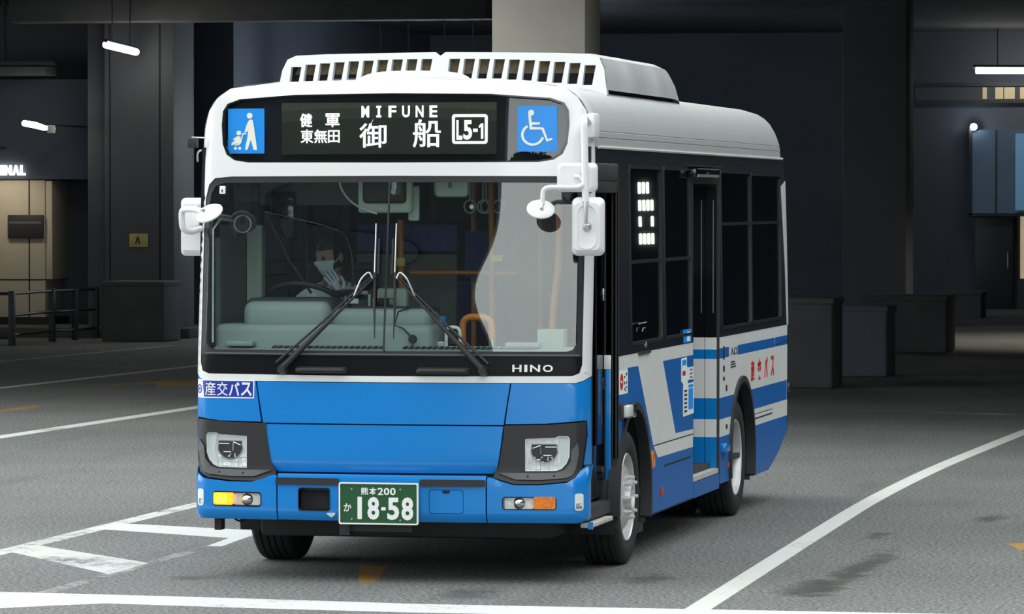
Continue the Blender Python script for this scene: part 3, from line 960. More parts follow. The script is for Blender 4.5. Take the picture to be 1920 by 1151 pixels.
# front cap lip that shows at the top corners
mb = MB()
lip = [Vector((p.x * 1.004, FY(max(-1.149, min(1.149, p.x)), min(p.z, 2.86)) + .01, p.z + .004)) for p in ring(0)][7:-7]
lip2 = [p + Vector((0, .16, .006)) for p in lip]
mb.grid([lip, lip2])
mb.build('front_cap', ['white'], bus, 30, recalc=False)

# roof dome (ventilator hatch) and air conditioner
mb = MB()
rows = []
for i in range(9):
    t = i / 8
    a = t * PI / 2
    rr = max(math.cos(a), 0.0) ** .55
    z = 2.862 + .062 * math.sin(a)
    rows.append([Vector((-.03 + .335 * max(rr, .004) * math.cos(2 * PI * k / 36), .70 + .24 * max(rr, .004) * math.sin(2 * PI * k / 36), z)) for k in range(36)])
rows.insert(0, [Vector((p.x, p.y, 2.835)) for p in rows[0]])
mb.grid(rows, wrap=True)
mb.build('roof_ventilator', ['domewhite'], bus, 40)

ac = empty('air_conditioner')
ac.parent = bus
YA = 1.20
def AS(x, z):
    return (x, YA + .22 * (z - 2.79) + .06 * x * x, z)
ao = [(0, 2.845), (.60, 2.835), (.96, 2.80), (1.005, 2.785), (1.010, 2.80), (.985, 2.95), (.955, 3.015), (.90, 3.038), (.70, 3.045), (0.02, 3.052)]
AO = sym(ao[:-1] + [(.03, 3.052), (.0, 3.030)])
slots = []
for i in range(10):
    for sg in (1, -1):
        c = (.085 + i * .0905)
        zt = 3.012 - .00045 * i * i - (.006 if i == 9 else 0)
        zb = 2.892 - .0042 * max(0, i - 3) * 1.6
        w = .032
        sl = .008
        q = [(c - w - sl, zb), (c + w - sl * 1.6, zb), (c + w + sl * .6, zt), (c - w + sl * .4, zt)]
        slots.append(q if sg > 0 else [(x - 2 * c, z) for x, z in q])
slots = [[(min(.955, max(-.955, x)), z) for x, z in q] for q in slots]
MB().panel(AO, AS, FN, 0.0, -0.05, holes=slots, step=0.10).build('front_grille', ['white'], ac, 30)
MB().panel([(.94 * x, 2.80 + (z - 2.80) * .9) for x, z in AO], AS, FN, -0.10, -0.14, step=0.12, regions=[([(-2, 2.925), (2, 2.925), (2, 3.2), (-2, 3.2)], 1)]).build('condenser', ['seam', 'coil'], ac)
rows = []
prof = [(1.008, 2.822), (1.000, 2.88), (.985, 2.95), (.955, 3.015), (.90, 3.040), (.70, 3.047), (0, 3.052)]
def aring(y, k=1.0, top=0.0, yl=0.0):
    P = [(x * k, 2.785 + (z - 2.785) * (1 - top)) for x, z in prof]
    P = P + [(-x, z) for x, z in P[-2::-1]]
    return [Vector((x, y + yl * (.22 * (z - 2.79) + .06 * x * x), z)) for x, z in P]
rows.append(aring(YA, 1, 0, 1))
for y, k in ((1.6, 1), (2.05, 1), (2.06, 1.004), (2.40, 1.004), (2.41, 1), (3.05, 1), (3.06, 1.004), (3.30, 1.004), (3.31, 1), (3.5, 1)):
    rows.append(aring(y, k))
for t in (20, 40, 60, 80):
    rows.append(aring(3.5 + .42 * math.sin(R(t)), 1 - .01 * (1 - math.cos(R(t))), (1 - math.cos(R(t))) * .55))
last = aring(3.96, .985, .75)
rows.append(last)
mb = MB().grid(rows)
o = len(mb.v)
mb.f.append(list(range(o - len(last), o))); mb.m.append(0)
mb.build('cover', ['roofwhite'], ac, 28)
MB().bx(-.96, .96, 1.30, 3.88, 2.74, 2.84).build('mounting_base', ['seam'], ac)
#==SIDES==
# ------------------------------------------------------------------ flanks
def arcpts(cy, cz, r, a0, a1, n=14):
    return [(cy + r * math.cos(R(a0 + (a1 - a0) * i / n)), cz + r * math.sin(R(a0 + (a1 - a0) * i / n))) for i in range(n + 1)]
FWY, RWY, HZ = 1.37, 5.62, 0.40
fr_arch = arcpts(FWY, HZ, .56, 151, -15.5)
FRONT_SIDE = [(.88, 1.256), (.88, .672)] + fr_arch + [(1.912, .25), (3.56, .25), (3.56, 1.256)]
rr_arch = arcpts(RWY, HZ, .555, 193, -15)
REAR_SIDE = [(4.66, 1.256), (4.66, .275)] + rr_arch + [(6.16, .24), (6.90, .24), (7.41, .345), (7.82, .475), (7.87, .62), (7.87, 1.256)]
B1 = [(.80, .2), (.80, 1.027), (1.175, 1.027), (1.175, 1.178), (1.533, 1.176), (2.075, .667), (2.235, .588), (3.6, .583), (3.6, .2)]
B2 = [(2.414, 1.175), (3.575, 1.175), (3.575, .697), (2.88, .705)]
SEAM1 = [(2.07, .664), (3.6, .662), (3.6, .670), (2.07, .672)]
def side(surf, nrm, door):
    regs = [(B1, 1), (B2, 1), (SEAM1, 2), ([(.8, .252), (3.6, .252), (3.6, .258), (.8, .258)], 2)]
    o1 = FRONT_SIDE
    if not door:
        o1 = [(.02, 1.256), (.02, .37), (.45, .30)] + arcpts(FWY, HZ, .56, 190, -15.5) + [(1.912, .25), (3.56, .25), (4.66, .25), (4.66, 1.256)]
        regs[0] = ([(0, .2)] + [(0, 1.027)] + B1[2:7] + [(4.7, .583), (4.7, .2)], 1)
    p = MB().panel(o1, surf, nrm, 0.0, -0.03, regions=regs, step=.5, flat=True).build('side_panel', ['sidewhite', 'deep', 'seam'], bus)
    regs = [([(5.44, 1.112), (8, 1.110), (8, 1.178), (5.44, 1.178)], 1), ([(4.6, 1.112), (5.06, 1.112), (5.06, 1.180), (4.6, 1.180)], 1),
            ([(4.6, .705), (8, .705), (8, .849), (4.6, .849)], 1), ([(4.6, .1), (8, .1), (8, .588), (4.6, .588)], 1),
            ([(6.15, .666), (7.08, .666), (7.08, .672), (6.15, .672)], 2), ([(6.18, .630), (7.08, .632), (7.08, .644), (6.18, .642)], 2),
            ([(7.15, 1.120), (7.78, 1.132), (7.78, 1.142), (7.15, 1.126)], 2), ([(5.07, .95), (5.08, .95), (5.08, 1.25), (5.07, 1.25)], 3), ([(7.20, 1.0), (7.21, 1.0), (7.21, 1.256), (7.20, 1.256)], 3), ([(7.80, .6), (7.81, .6), (7.81, 1.11), (7.80, 1.11)], 3)]
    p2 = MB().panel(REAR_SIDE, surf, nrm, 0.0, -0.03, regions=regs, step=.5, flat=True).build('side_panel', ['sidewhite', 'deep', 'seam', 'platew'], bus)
    # black window band with panes
    W = [(1.30, 1.315, 2.38, 2.365), (2.50, 1.315, 3.50, 2.365)]
    W2 = [(4.76, 1.315, 6.07, 2.360), (6.11, 1.315, 7.52, 2.350)]
    if door:
        b1 = [(.88, 1.256), (3.56, 1.256), (3.56, 2.275), (4.66, 2.275), (4.66, 1.256), (7.83, 1.256), (7.80, 1.9), (7.745, 2.40), (7.72, 2.472), (.06, 2.472), (.04, 2.21), (.88, 2.21)]
        hs = W + W2
    else:
        W0 = [(.10, 1.315, 1.22, 2.365)]
        b1 = [(.02, 1.256), (7.83, 1.256), (7.80, 1.9), (7.745, 2.40), (7.72, 2.472), (.06, 2.472), (.03, 2.2)]
        hs = W0 + W + [(3.58, 1.315, 4.66, 2.36)] + W2
    HS_ = [rrect(*w, .03) for w in hs]
    bnd = MB().panel(b1, surf, nrm, 0.002, -0.04, holes=HS_, step=.5, flat=False, extra=()).build('window_band', ['band'], bus)
    for w in hs:
        wf = MB().panel(rrect(w[0] - .012, w[1] - .012, w[2] + .012, w[3] + .012, .04), surf, nrm, .006, -.03, holes=[rrect(w[0] + .008, w[1] + .008, w[2] - .008, w[3] - .008, .025)], step=.5)
        zt = 2.01 if w[0] > 4 else 1.80
        wf.panel([(w[0] + .008, zt - .010), (w[2] - .008, zt - .010), (w[2] - .008, zt + .010), (w[0] + .008, zt + .010)], surf, nrm, .003, -.02, step=.5)
        if w[0] > 4:
            m = (w[0] + w[2]) / 2 + .1
        wf = wf.build('side_window_frame', ['frame'], bus)
        MB().panel(rrect(w[0] + .006, w[1] + .006, w[2] - .006, w[3] - .006, .025), surf, nrm, -.006, -.011, step=.5).build('side_window_pane', ['tint'], wf, 60)
    # rear corner strip
    MB().panel([(7.56, 2.27), (7.79, 2.31), (7.835, 1.9), (7.87, 1.256), (7.80, 1.256), (7.73, 1.7), (7.63, 2.05)], surf, nrm, .004, -.04, step=.3).build('rear_corner_strip', ['white'], bus)
    for (cy, rad, a0, a1) in ((FWY, .56, 188, -16), (RWY, .555, 192, -16)):
        MB().panel(arcpts(cy, HZ, rad + .008, a0, a1, 24) + arcpts(cy, HZ, rad - .035, a1, a0, 24), surf, nrm, .018, -.05, step=.2).build('wheel_arch_trim', ['rubber'], bus, 40)
        # wheel housing
        mb = MB()
        sx = 1 if surf is SR else -1
        o_, i_ = [], []
        for (yy, zz) in arcpts(cy, HZ, rad - .01, 200, -20, 20):
            o_.append(Vector((1.13 * sx, yy, zz))); i_.append(Vector((.70 * sx, yy, zz)))
        mb.grid([o_, i_])
        mb.add(i_ + [Vector((.70 * sx, cy, HZ - .15))], [[k, k + 1, len(i_)] for k in range(len(i_) - 1)])
        mb.build('wheel_housing', ['rubber'], bus, 40)
    return p, p2
sp, sp2 = side(SR, SN, True)
side(SL, (-1, 0, 0), False)

# red lettering and small marks on the kerb side
y = 6.04
for ch in '産交バス':
    MB().text(ch, (y, .907, y + .155, 1.052), SR, SN, .004, 0.0, .02).build('side_lettering', ['red'], sp2)
    y += .318
ds = MB().panel(rrect(.885, 1.030, 1.165, 1.165, .004), SR, SN, .003, 0, step=.5, regions=[]).build('no_entry_sticker', ['mask'], sp)
mb = MB().panel(circ(.955, 1.104, .048, 24), SR, SN, .005, .002, holes=[rrect(.925, 1.096, .985, 1.112, .002)], step=.2).build('no_entry_sign', ['red'], ds)
for (a, b, c) in ((1.04, 1.085, .016), (1.04, 1.122, .012), (1.10, 1.135, .016), (1.10, 1.088, .012), (1.04, 1.055, .010), (1.10, 1.062, .010), (1.07, 1.045, .008)):
    MB().panel(rrect(a, b, a + .028, b + c, .003), SR, SN, .005, .002, step=.2).build('sticker_print', ['ink'], ds)
# notices on the blue panel
n1 = MB().panel([(3.10, 1.165), (3.30, 1.168), (3.30, 1.105), (3.34, 1.105), (3.34, .998), (3.57, 1.000), (3.57, .80), (3.17, .795), (3.17, 1.0), (3.10, 1.02)], SR, SN, .003, 0, step=.5, regions=[([(3.12, 1.12), (3.28, 1.12), (3.28, 1.155), (3.12, 1.155)], 1), ([(3.13, 1.055), (3.25, 1.055), (3.25, 1.085), (3.13, 1.085)], 2), ([(3.36, .83), (3.54, .83), (3.54, .965), (3.36, .965)], 1), ([(3.36, .97), (3.55, .97), (3.55, .99), (3.36, .99)], 1)]).build('notice_sticker', ['mask', 'picto', 'red'], sp)
MB().panel([(3.36, 1.10), (3.56, 1.10), (3.56, 1.02), (3.36, 1.02)], SR, SN, .003, 0, step=.5, regions=[([(3.42, 1.03 + i * .024), (3.52, 1.03 + i * .024), (3.52, 1.04 + i * .024), (3.42, 1.04 + i * .024)], 1) for i in range(3)]).build('notice_sticker', ['platew', 'plastic2'], sp)
mb = MB()
for i in range(6):
    mb.panel(rrect(3.20, .82 + i * .026, 3.30, .832 + i * .026, .003), SR, SN, .005, .002, step=.3)
mb.build('notice_print', ['ink'], n1)
mb = MB()
mb.text('入口', (5.12, 1.118, 5.40, 1.172), SR, SN, .003, 0, .01)
for i, zz in enumerate((1.035, 1.052, 1.069)):
    mb.panel([(5.13, zz), (5.36 - i * .03, zz), (5.36 - i * .03, zz + .008), (5.13, zz + .008)], SR, SN, .003, 0, step=.3)
for (a, b, c, d) in ((4.80, 1.10, 4.85, 1.19), (4.80, 1.02, 4.86, 1.06), (4.80, .96, 4.86, .985), (4.92, .885, 4.97, .925), (4.92, .63, 4.98, .66)):
    mb.panel([(a, b), (c, b), (c, d), (a, d)], SR, SN, .003, 0, step=.3)
mb.build('entrance_lettering', ['ink'], sp2)
MB().panel(rrect(2.46, .520, 3.46, .530, .003), SR, SN, .002, 0, step=.6).build('panel_groove', ['seam'], sp)
MB().panel(rrect(3.18, 1.262, 3.47, 1.345, .004), SR, SN, .004, 0, step=.5, regions=[([(3.3, 1.27), (3.42, 1.27), (3.42, 1.33), (3.3, 1.33)], 1)]).build('pass_sticker', ['picto', 'mask'], bus)
# lock and latch under the driver-side window
mb = MB().panel(circ(1.78, 1.296, .020, 16), SR, SN, .008, 0, holes=[circ(1.78, 1.296, .009, 12)], step=.2)
mb.build('lock', ['alu'], bus)
MB().panel(rrect(1.53, 1.243, 1.92, 1.258, .003), SR, SN, .012, 0, step=.5).build('latch', ['plastic'], bus)
mb = MB().tube([(1.160, 1.50, 1.43), (1.162, 1.75, 1.433)], .004, 6).tube([(1.160, 1.62, 1.38), (1.160, 1.64, 1.40), (1.160, 1.72, 1.40)], .003, 6)
mb.build('emergency_cock', ['alu'], bus)
# lamps on the flank
MB().bx(1.15, 1.165, .90, 1.10, .885, .975, 0, .008).build('side_lamp_base', ['bark'], bus)
MB().bx(1.150, 1.200, .94, 1.20, .885, .970, 0, .012).build('side_turn_lamp', ['lens'], bus, 50)
MB().bx(1.152, 1.190, .97, 1.16, .892, .962, 0, .01).build('side_turn_reflector', ['mask'], bus, 50)
MB().bx(1.15, 1.172, 1.93, 2.02, .540, .636, 0, .006).build('side_marker', ['amber'], bus, 50)
MB().bx(1.149, 1.160, 1.915, 2.03, .532, .644, 0, .004).build('side_marker_base', ['alu'], bus, 50)
MB().bx(1.15, 1.158, 2.32, 2.38, .345, .395, 0, .002).build('side_reflector', ['red'], bus)
MB().bx(1.14, 1.190, 4.70, 4.88, .480, .542, 0, .012).build('side_repeater', ['blue'], bus, 50)
MB().bx(1.14, 1.156, 5.02, 5.08, .36, .40, 0, .002).build('side_reflector', ['red'], bus)
MB().bx(1.14, 1.175, 7.80, 7.86, .76, .83, 0, .006).build('rear_repeater', ['lens'], bus)
MB().bx(1.13, 1.19, 3.45, 4.40, 2.315, 2.380, 0, .008).build('entry_lamp', ['black'], bus)
MB().bx(1.188, 1.193, 3.50, 4.36, 2.318, 2.335).bx(1.185, 1.192, 3.50, 4.36, 2.368, 2.374).build('entry_lamp_trim', ['alu'], bus)
MB().bx(1.125, 1.20, 3.40, 4.45, 2.385, 2.392).build('entry_lamp_hood', ['rubber'], bus)

# rear end and underbody
def RS(x, z): return (x, interp(z, [(0, 7.70), (.475, 7.84), (.62, 7.87), (1.256, 7.87), (2.47, 7.72), (2.86, 7.7)]) - .0, z)
RP = [(-1.15, .475), (1.15, .475), (1.15, 1.3), (1.135, 2.47), (-1.135, 2.47), (-1.15, 1.3)]
MB().panel(RP, RS, (0, 1, 0), 0.0, -.03, regions=[([(-1.2, .2), (1.2, .2), (1.2, .85), (-1.2, .85)], 1), (rrect(-.95, 1.4, .95, 2.3, .1), 2)], step=.15).build('rear_panel', ['white', 'blue', 'black'], bus, 30)
mb = MB().bx(-.86, .86, .30, 7.3, .22, .38, 0, .02)
mb.build('chassis', ['rubber'], bus)
mb = MB().tube([(-.86, FWY, .34), (.86, FWY, .34)], .06, 10)
mb.build('front_axle', ['rubber'], bus)
MB().tube([(-.86, RWY, .40), (.86, RWY, .40)], .09, 10).build('rear_axle', ['rubber'], bus)
mb = MB().bx(-1.06, -1.02, .02, .10, .27, .36).bx(-1.09, -.92, .0, .06, .34, .365)
mb.build('step_bracket', ['bark'], bus)
MB().tube(arc((-.95, .02, .345), (-.90, .02, .30), (-.86, .02, .345)), .006, 6).build('tow_loop', ['seam'], bus)
for s_ in (1, -1):
    MB().bx(.78 * s_, 1.06 * s_, 1.99, 2.005, .13, .50).build('mud_flap', ['rubber'], bus)
    MB().bx(.72 * s_, 1.02 * s_, 6.23, 6.245, .13, .50).build('mud_flap', ['rubber'], bus)
MB().bx(.92, 1.02, 2.25, 2.45, .12, .26).build('air_tank_cover', ['plastic2'], bus)
MB().bx(-1.10, 1.10, .16, 7.75, .385, .42).build('cabin_floor', ['intdark'], bus)
MB().panel([(-1.09, .42), (1.09, .42), (1.09, 2.45), (-1.09, 2.45)], lambda x, z: (x, 7.55, z), FN, 0, -.03, step=.6).build('rear_bulkhead', ['intdark'], bus)
MB().bx(-1.08, 1.08, .30, 7.6, 2.42, 2.45).build('cabin_ceiling', ['interior'], bus)

# wheels
def wheel(name, cx, cy, sg, dual):
    w = empty(name)
    w.parent = bus
    tp = [(.108, .262), (.124, .285), (.130, .325), (.126, .365), (.114, .388), (.100, .398)]
    mid = []
    for a in (.062, .02, -.02, -.062):
        mid += [(a + .006, .401), (a + .005, .389), (a - .005, .389), (a - .006, .401)]
    prof = tp + mid + [(-h, r) for h, r in tp[::-1]]
    def lat(mb, P, off=0.0, n=56, closed=False):
        mb.lathe([(sg * (h + off), r) for h, r in P], (cx, cy, HZ), 'X', n, 0, closed)
        return mb
    mb = lat(MB(), prof, 0, 64, True)
    if dual:
        lat(mb, prof, -.29, 64, True)
    mb.build('tyre', ['tyre'], w, 30)
    if dual:
        P = [(.112, .264), (.118, .258), (.112, .252), (.085, .248), (.06, .240), (-.02, .236), (-.05, .225), (-.055, .09), (.03, .085), (.045, .05), (.045, .001)]
        lat(MB(), P).build('rim', ['silver'], w, 30)
        nr, nh = .165, -.055
    else:
        P = [(.112, .264), (.120, .257), (.112, .250), (.07, .245), (.02, .23)]
        lat(MB(), P).build('rim', ['silver'], w, 30)
        def DS(u, v):
            r = math.hypot(u, v)
            h = interp(r, [(.085, .118), (.14, .118), (.17, .108), (.215, .080), (.245, .066)])
            return (cx + sg * h, cy + u * sg, HZ + v)
        hol = []
        for k in range(8):
            a = 2 * PI * k / 8 + .2
            hol.append([(.198 * math.cos(a) + (.026 * math.cos(t) * math.cos(a) - .034 * math.sin(t) * math.sin(a)), .198 * math.sin(a) + (.026 * math.cos(t) * math.sin(a) + .034 * math.sin(t) * math.cos(a))) for t in [2 * PI * i / 14 for i in range(14)]])
        MB().panel(circ(0, 0, .246, 48), DS, (sg, 0, 0), 0, -.012, holes=hol + [circ(0, 0, .06, 20)], step=.025).build('rim_disc', ['silver'], w, 30)
        lat(MB(), [(.116, .085), (.150, .080), (.152, .062), (.125, .058), (.125, .001)], 0, 30).build('hub', ['silver'], w, 30)
        lat(MB(), [(.0, .225), (.0, .001)], 0, 30).build('brake_drum', ['seam'], w, 30)
        nr, nh = .118, .118
    base = MB()
    nutb = MB().lathe([(sg * 0, .0165), (sg * .022, .0165), (sg * .026, .012), (sg * .045, .011), (sg * .047, .001)], (0, 0, 0), 'X', 6)
    n0 = nutb.build('wheel_nut', ['silver'], w, 25)
    for k in range(8):
        a = 2 * PI * k / 8
        n = n0 if k == 0 else n0.copy()
        if k:
            COL.objects.link(n)
            n.parent = w
        n.location = (cx + sg * nh, cy + nr * math.cos(a), HZ + nr * math.sin(a))
wheel('front_wheel', .995, FWY, 1, False)
wheel('front_wheel', -.995, FWY, -1, False)
wheel('rear_wheel', .995, RWY, 1, True)
wheel('rear_wheel', -.995, RWY, -1, True)

# front doorway: folded leaf seen edge on at the rear of the opening
fd = MB().bx(.93, 1.148, .865, .90, .42, 2.26).build('front_door', ['black'], bus)
mb = MB()
for x in (1.012, 1.035, 1.075, 1.118, 1.140):
    mb.bx(x - .004, x + .004, .845, .866, .42, 2.21)
mb.build('door_edge_strip', ['plastic'], fd)
lf = MB().bx(1.002, 1.062, .30, .845, .44, 2.19, 0, .006).build('door_leaf', ['black'], fd)
MB().bx(1.062, 1.070, .34, .80, .75, 2.10).build('door_leaf_glass', ['tint'], lf)
st = MB().bx(1.078, 1.110, .838, .852, .50, 1.262, 0, .002)
st.m = [1 if sum(st.v[i].z for i in f) / len(f) > 2 else 0 for f in st.f]
st.build('door_livery_strip', ['blue'], fd)
MB().bx(1.070, 1.111, .836, .853, 1.182, 1.264, 0, .002).build('door_livery_strip', ['white'], fd)
for z in (1.06, 1.58, .54):
    MB().bx(1.035, 1.075, .815, .85, z, z + .075, 0, .008).tube([(1.05, .81, z + .01), (1.07, .80, z + .04), (1.05, .81, z + .07)], .006, 6).build('door_hinge', ['alu' if z > 1.5 else 'plastic'], fd)
MB().tube([(1.058, .80, .99), (1.060, .80, .91), (1.060, .80, .86)], [.006, .008, .009], 8).build('door_grip', ['orange'], fd)
MB().bx(.90, 1.146, .02, .88, 2.21, 2.30, 0, .01).bx(1.06, 1.155, .06, .84, 2.28, 2.38, 0, .01).build('door_header', ['rubber'], fd)
MB().bx(1.06, 1.15, .50, .86, 2.345, 2.362).build('door_header_lamp', ['plastic2'], fd)
MB().bx(1.085, 1.157, .02, .66, .312, .338, 0, .006).build('front_step', ['lightalu'], bus)
MB().bx(1.13, 1.158, .012, .03, .305, .345).build('step_end_cap', ['blue'], bus)
MB().bx(.88, 1.12, .05, .86, .35, .42).build('step_riser', ['intdark'], bus)
MB().bx(1.075, 1.150, .865, .885, .25, 2.3).build('door_jamb', ['rubber'], bus)

# middle doorway: folded leaves face forward at the rear of the opening
md = MB().bx(.94, 1.148, 4.60, 4.66, .26, 2.28).build('middle_door', ['rubber'], bus)
def leaf(x0, x1):
    YL = 4.575
    S = lambda u, v: (u, YL, v)
    rg = []
    for (z0, z1, m) in ((.30, .593, 1), (.593, .711, 0), (.711, .852, 1), (.852, 1.113, 0), (1.113, 1.176, 1), (1.176, 1.256, 0), (1.256, 2.27, 2)):
        rg.append(([(x0 - .1, z0), (x1 + .1, z0), (x1 + .1, z1), (x0 - .1, z1)], m))
    l = MB().panel(rrect(x0, .33, x1, 2.255, .006), S, FN, 0, -.022, regions=rg, step=.4, flat=True).build('door_leaf', ['white', 'blue', 'black'], md)
    MB().tube([(x0 + (x1 - x0) * .72, YL - .004, 1.42), (x0 + (x1 - x0) * .72, YL - .004, 2.17)], .0022, 6).build('leaf_glass_edge', ['alu'], l)
    MB().bx(x0 + .002, x1 - .002, YL - .012, YL, .335, .375, 0, .004).build('leaf_foot', ['lightalu'], l)
leaf(.985, 1.060)
leaf(1.064, 1.140)
MB().bx(.90, 1.15, 3.58, 4.60, .355, .385).build('door_step', ['lightalu'], md)
MB().bx(1.10, 1.152, 3.56, 4.62, .25, .35).build('door_sill', ['deep'], md)
MB().bx(1.05, 1.149, 3.545, 3.565, .25, 2.28).build('door_jamb', ['rubber'], bus)

# mirrors
mr = empty('mirror_assembly')
mr.parent = bus
mr['label'] = 'white mirror cluster hanging in front of the kerb-side pillar'
MB().tube(rounded_path([(1.13, .06, 2.60), (1.165, -.30, 2.63), (1.176, -.35, 2.60), (1.185, -.35, 2.16)], .05), [.020] * 14, 12).build('mirror_pole', ['white2'], mr)
MB().bx(1.125, 1.175, -.02, .14, 2.52, 2.66, 0, .015).build('mirror_bracket', ['white2'], mr)
def housing(x0, z0, x1, z1, y, d, r, parent, name, back=True):
    S = lambda u, v: (u, y, v)
    m = MB()
    cx, cz = (x0 + x1) / 2, (z0 + z1) / 2
    rows = []
    P = rrect(x0, z0, x1, z1, r, 6)
    for k, (s_, dy) in enumerate(((.0, -.012), (.80, -.012), (.93, 0), (1.0, .012), (1.0, .03), (.94, .034), (.93, .026))):
        if s_ == 0: continue
        rows.append([Vector((cx + (x - cx) * s_, y + dy * d / .03, cz + (z - cz) * (s_ if s_ < 1 else 1))) for x, z in P])
    m.grid(rows, wrap=True)
    m.f.append(list(range(len(P)))[::-1]); m.m.append(0)
    h = m.build(name, ['white2'], parent, 40)
    MB().panel([(cx + (x - cx) * .92, cz + (z - cz) * .96) for x, z in P], S, (0, 1, 0), .024 * d / .03, .016 * d / .03, step=.2).build('mirror_glass', ['chrome'], h)
    return h
h = housing(1.100, 1.857, 1.282, 2.184, -.33, .05, .035, mr, 'mirror_housing')
MB().panel(rrect(1.135, 1.895, 1.247, 2.145, .05), lambda u, v: (u, -.352, v), FN, .004, -.004, holes=[rrect(1.141, 1.901, 1.241, 2.139, .045)], step=.2).build('housing_rib', ['white2'], h)
MB().tube([(1.187, -.355, 2.17), (1.192, -.375, 2.05), (1.195, -.36, 2.02)], [.012, .010, .012], 8).lathe([(-.03, .001), (-.03, .012), (-.02, .022), (0, .026)], (1.195, -.352, 2.02), 'Y', 14).build('mirror_clamp', ['alu'], h)
h = housing(1.009, 2.213, 1.236, 2.377, -.30, .05, .03, mr, 'mirror_housing')
MB().tube([(1.183, -.35, 2.26), (1.15, -.345, 2.30), (1.12, -.33, 2.30)], .010, 8).lathe([(-.03, .001), (-.03, .010), (0, .014)], (1.163, -.33, 2.325), 'Y', 12).build('mirror_clamp', ['white2'], h)
MB().tube(rounded_path([(1.183, -.35, 2.262), (1.145, -.38, 2.238), (.985, -.42, 2.240), (.958, -.42, 2.225), (.953, -.42, 2.13)], .035), .014, 10).build('mirror_arm', ['white2'], mr)
def dish(c, rx, n, tilt, parent):
    m = MB().lathe([(-.020, .001), (-.018, rx * .5), (-.010, rx * .82), (.002, rx), (.010, rx * 1.0), (.012, rx * .94), (.006, .001)], (0, 0, 0), 'Y', 36)
    m.xf(Matrix.Translation(c) @ tilt.to_4x4())
    d = m.build('round_mirror', ['white2'], parent, 40)
    return d
dish(Vector((.944, -.42, 2.122)), .078, 36, Matrix.Rotation(R(14), 3, 'Y') @ Matrix.Rotation(R(-52), 3, 'X'), mr)
MB().tube([(.953, -.44, 2.15), (.955, -.46, 2.125), (.958, -.45, 2.11)], .010, 8).build('mirror_joint', ['alu'], mr)
ml = empty('mirror_assembly')
ml.parent = bus
ml['label'] = 'white mirror cluster beside the driver-side pillar'
h = housing(-1.285, 1.846, -1.120, 2.182, .10, .05, .03, ml, 'mirror_housing')
MB().panel(circ(-1.20, 1.935, .052, 24), lambda u, v: (u, .085, v), FN, .004, -.004, holes=[circ(-1.20, 1.935, .048, 24)], step=.2).build('housing_rib', ['white2'], h)
MB().tube(rounded_path([(-1.14, .02, 2.005), (-1.165, -.10, 1.985), (-1.200, -.15, 2.0), (-1.205, -.16, 2.115), (-1.12, -.22, 2.118), (-1.055, -.26, 2.105)], .04), .018, 12).build('mirror_arm', ['white2'], ml)
MB().bx(-1.19, -1.15, .02, .09, 2.02, 2.10, 0, .008).tube([(-1.17, .05, 2.0), (-1.17, .05, 2.14)], .014, 8).build('mirror_clamp', ['white2'], ml)
dish(Vector((-1.010, -.27, 2.098)), .082, 36, Matrix.Rotation(R(-18), 3, 'Y') @ Matrix.Rotation(R(-55), 3, 'X'), ml)
MB().tube([(-1.045, -.29, 2.115), (-1.025, -.33, 2.11)], .010, 8).build('mirror_joint', ['alu'], ml)
MB().bx(-1.222, -1.165, .03, .07, 2.470, 2.525, 0, .005).build('side_sensor', ['plastic'], bus)
MB().tube([(-1.20, .05, 2.530), (-1.12, .05, 2.527)], .005, 6).build('sensor_rod', ['alu'], bus)
MB().tube(arc((-1.145, .06, 2.455), (-1.175, .05, 2.455), (-1.165, .05, 2.39)), .006, 6).build('side_hook', ['alu'], bus)

# ------------------------------------------------------------------ cab and cabin
mb = MB()
def ext(prof, x0, x1, mi=0, r=.0):
    """profile in (y,z) extruded along x"""
    n = len(prof)
    mb.add([(x0, y, z) for y, z in prof] + [(x1, y, z) for y, z in prof], [list(range(n))[::-1], list(range(n, 2 * n))] + [[i, (i + 1) % n, n + (i + 1) % n, n + i] for i in range(n)], mi)
tier1 = [(.08, 1.0), (.08, 1.37)] + [(.08 + .06 * (1 - math.cos(R(t))), 1.40 + .06 * math.sin(R(t))) for t in range(0, 91, 15)] + [(.45, 1.475), (.45, 1.0)]
mb.bx(-1.075, .215, .06, .46, .95, 1.455, 0, .045, 4)
dash = mb.build('dashboard', ['dash'], bus, 40)
mb = MB().bx(-.915, -.405, .10, .40, 1.42, 1.585, 0, .055, 5)
mb.build('instrument_hood', ['dash'], dash, 40)
MB().bx(-.925, -.395, .17, .48, 1.44, 1.605, 0, .05, 5).build('hood_top', ['dashdark'], dash, 40)
MB().bx(-.42, .180, .16, .46, 1.42, 1.545, 0, .05, 5).build('upper_console', ['dash'], dash, 40)
MB().bx(-.42, .170, .20, .48, 1.50, 1.553, 0, .015).build('console_top', ['dashdark'], dash, 40)
mb = MB()
mb.panel([(-1.06, -.10), (-.5, -.135), (0, -.15), (.5, -.135), (1.05, -.06), (1.05, .10), (-1.06, .10)], lambda u, v: (u, v + .02, 1.322 + v * .12), UP, 0, -.02, step=.1)
sh = mb.build('windscreen_shelf', ['dash'], bus, 40)
mb = MB()
for i in range(44):
    xx = -.70 + i * .035
    if abs(xx) < .04: continue
    mb.box((xx, .015, 1.3275), (.022, .05, .008), Matrix.Rotation(R(8), 3, 'X'))
v = mb.build('defroster_slots', ['intdark'], sh)
tag(v, kind='stuff')
MB().box((-.90, .02, 1.345), (.16, .10, .03), None, 0, .01).build('shelf_tray', ['dash'], sh)
MB().box((.75, .06, 1.345), (.20, .10, .03), None, 0, .01).build('shelf_tray', ['dash'], sh)
MB().bx(.25, 1.0, .12, .16, .42, 1.31).build('front_lining', ['intdark'], bus)
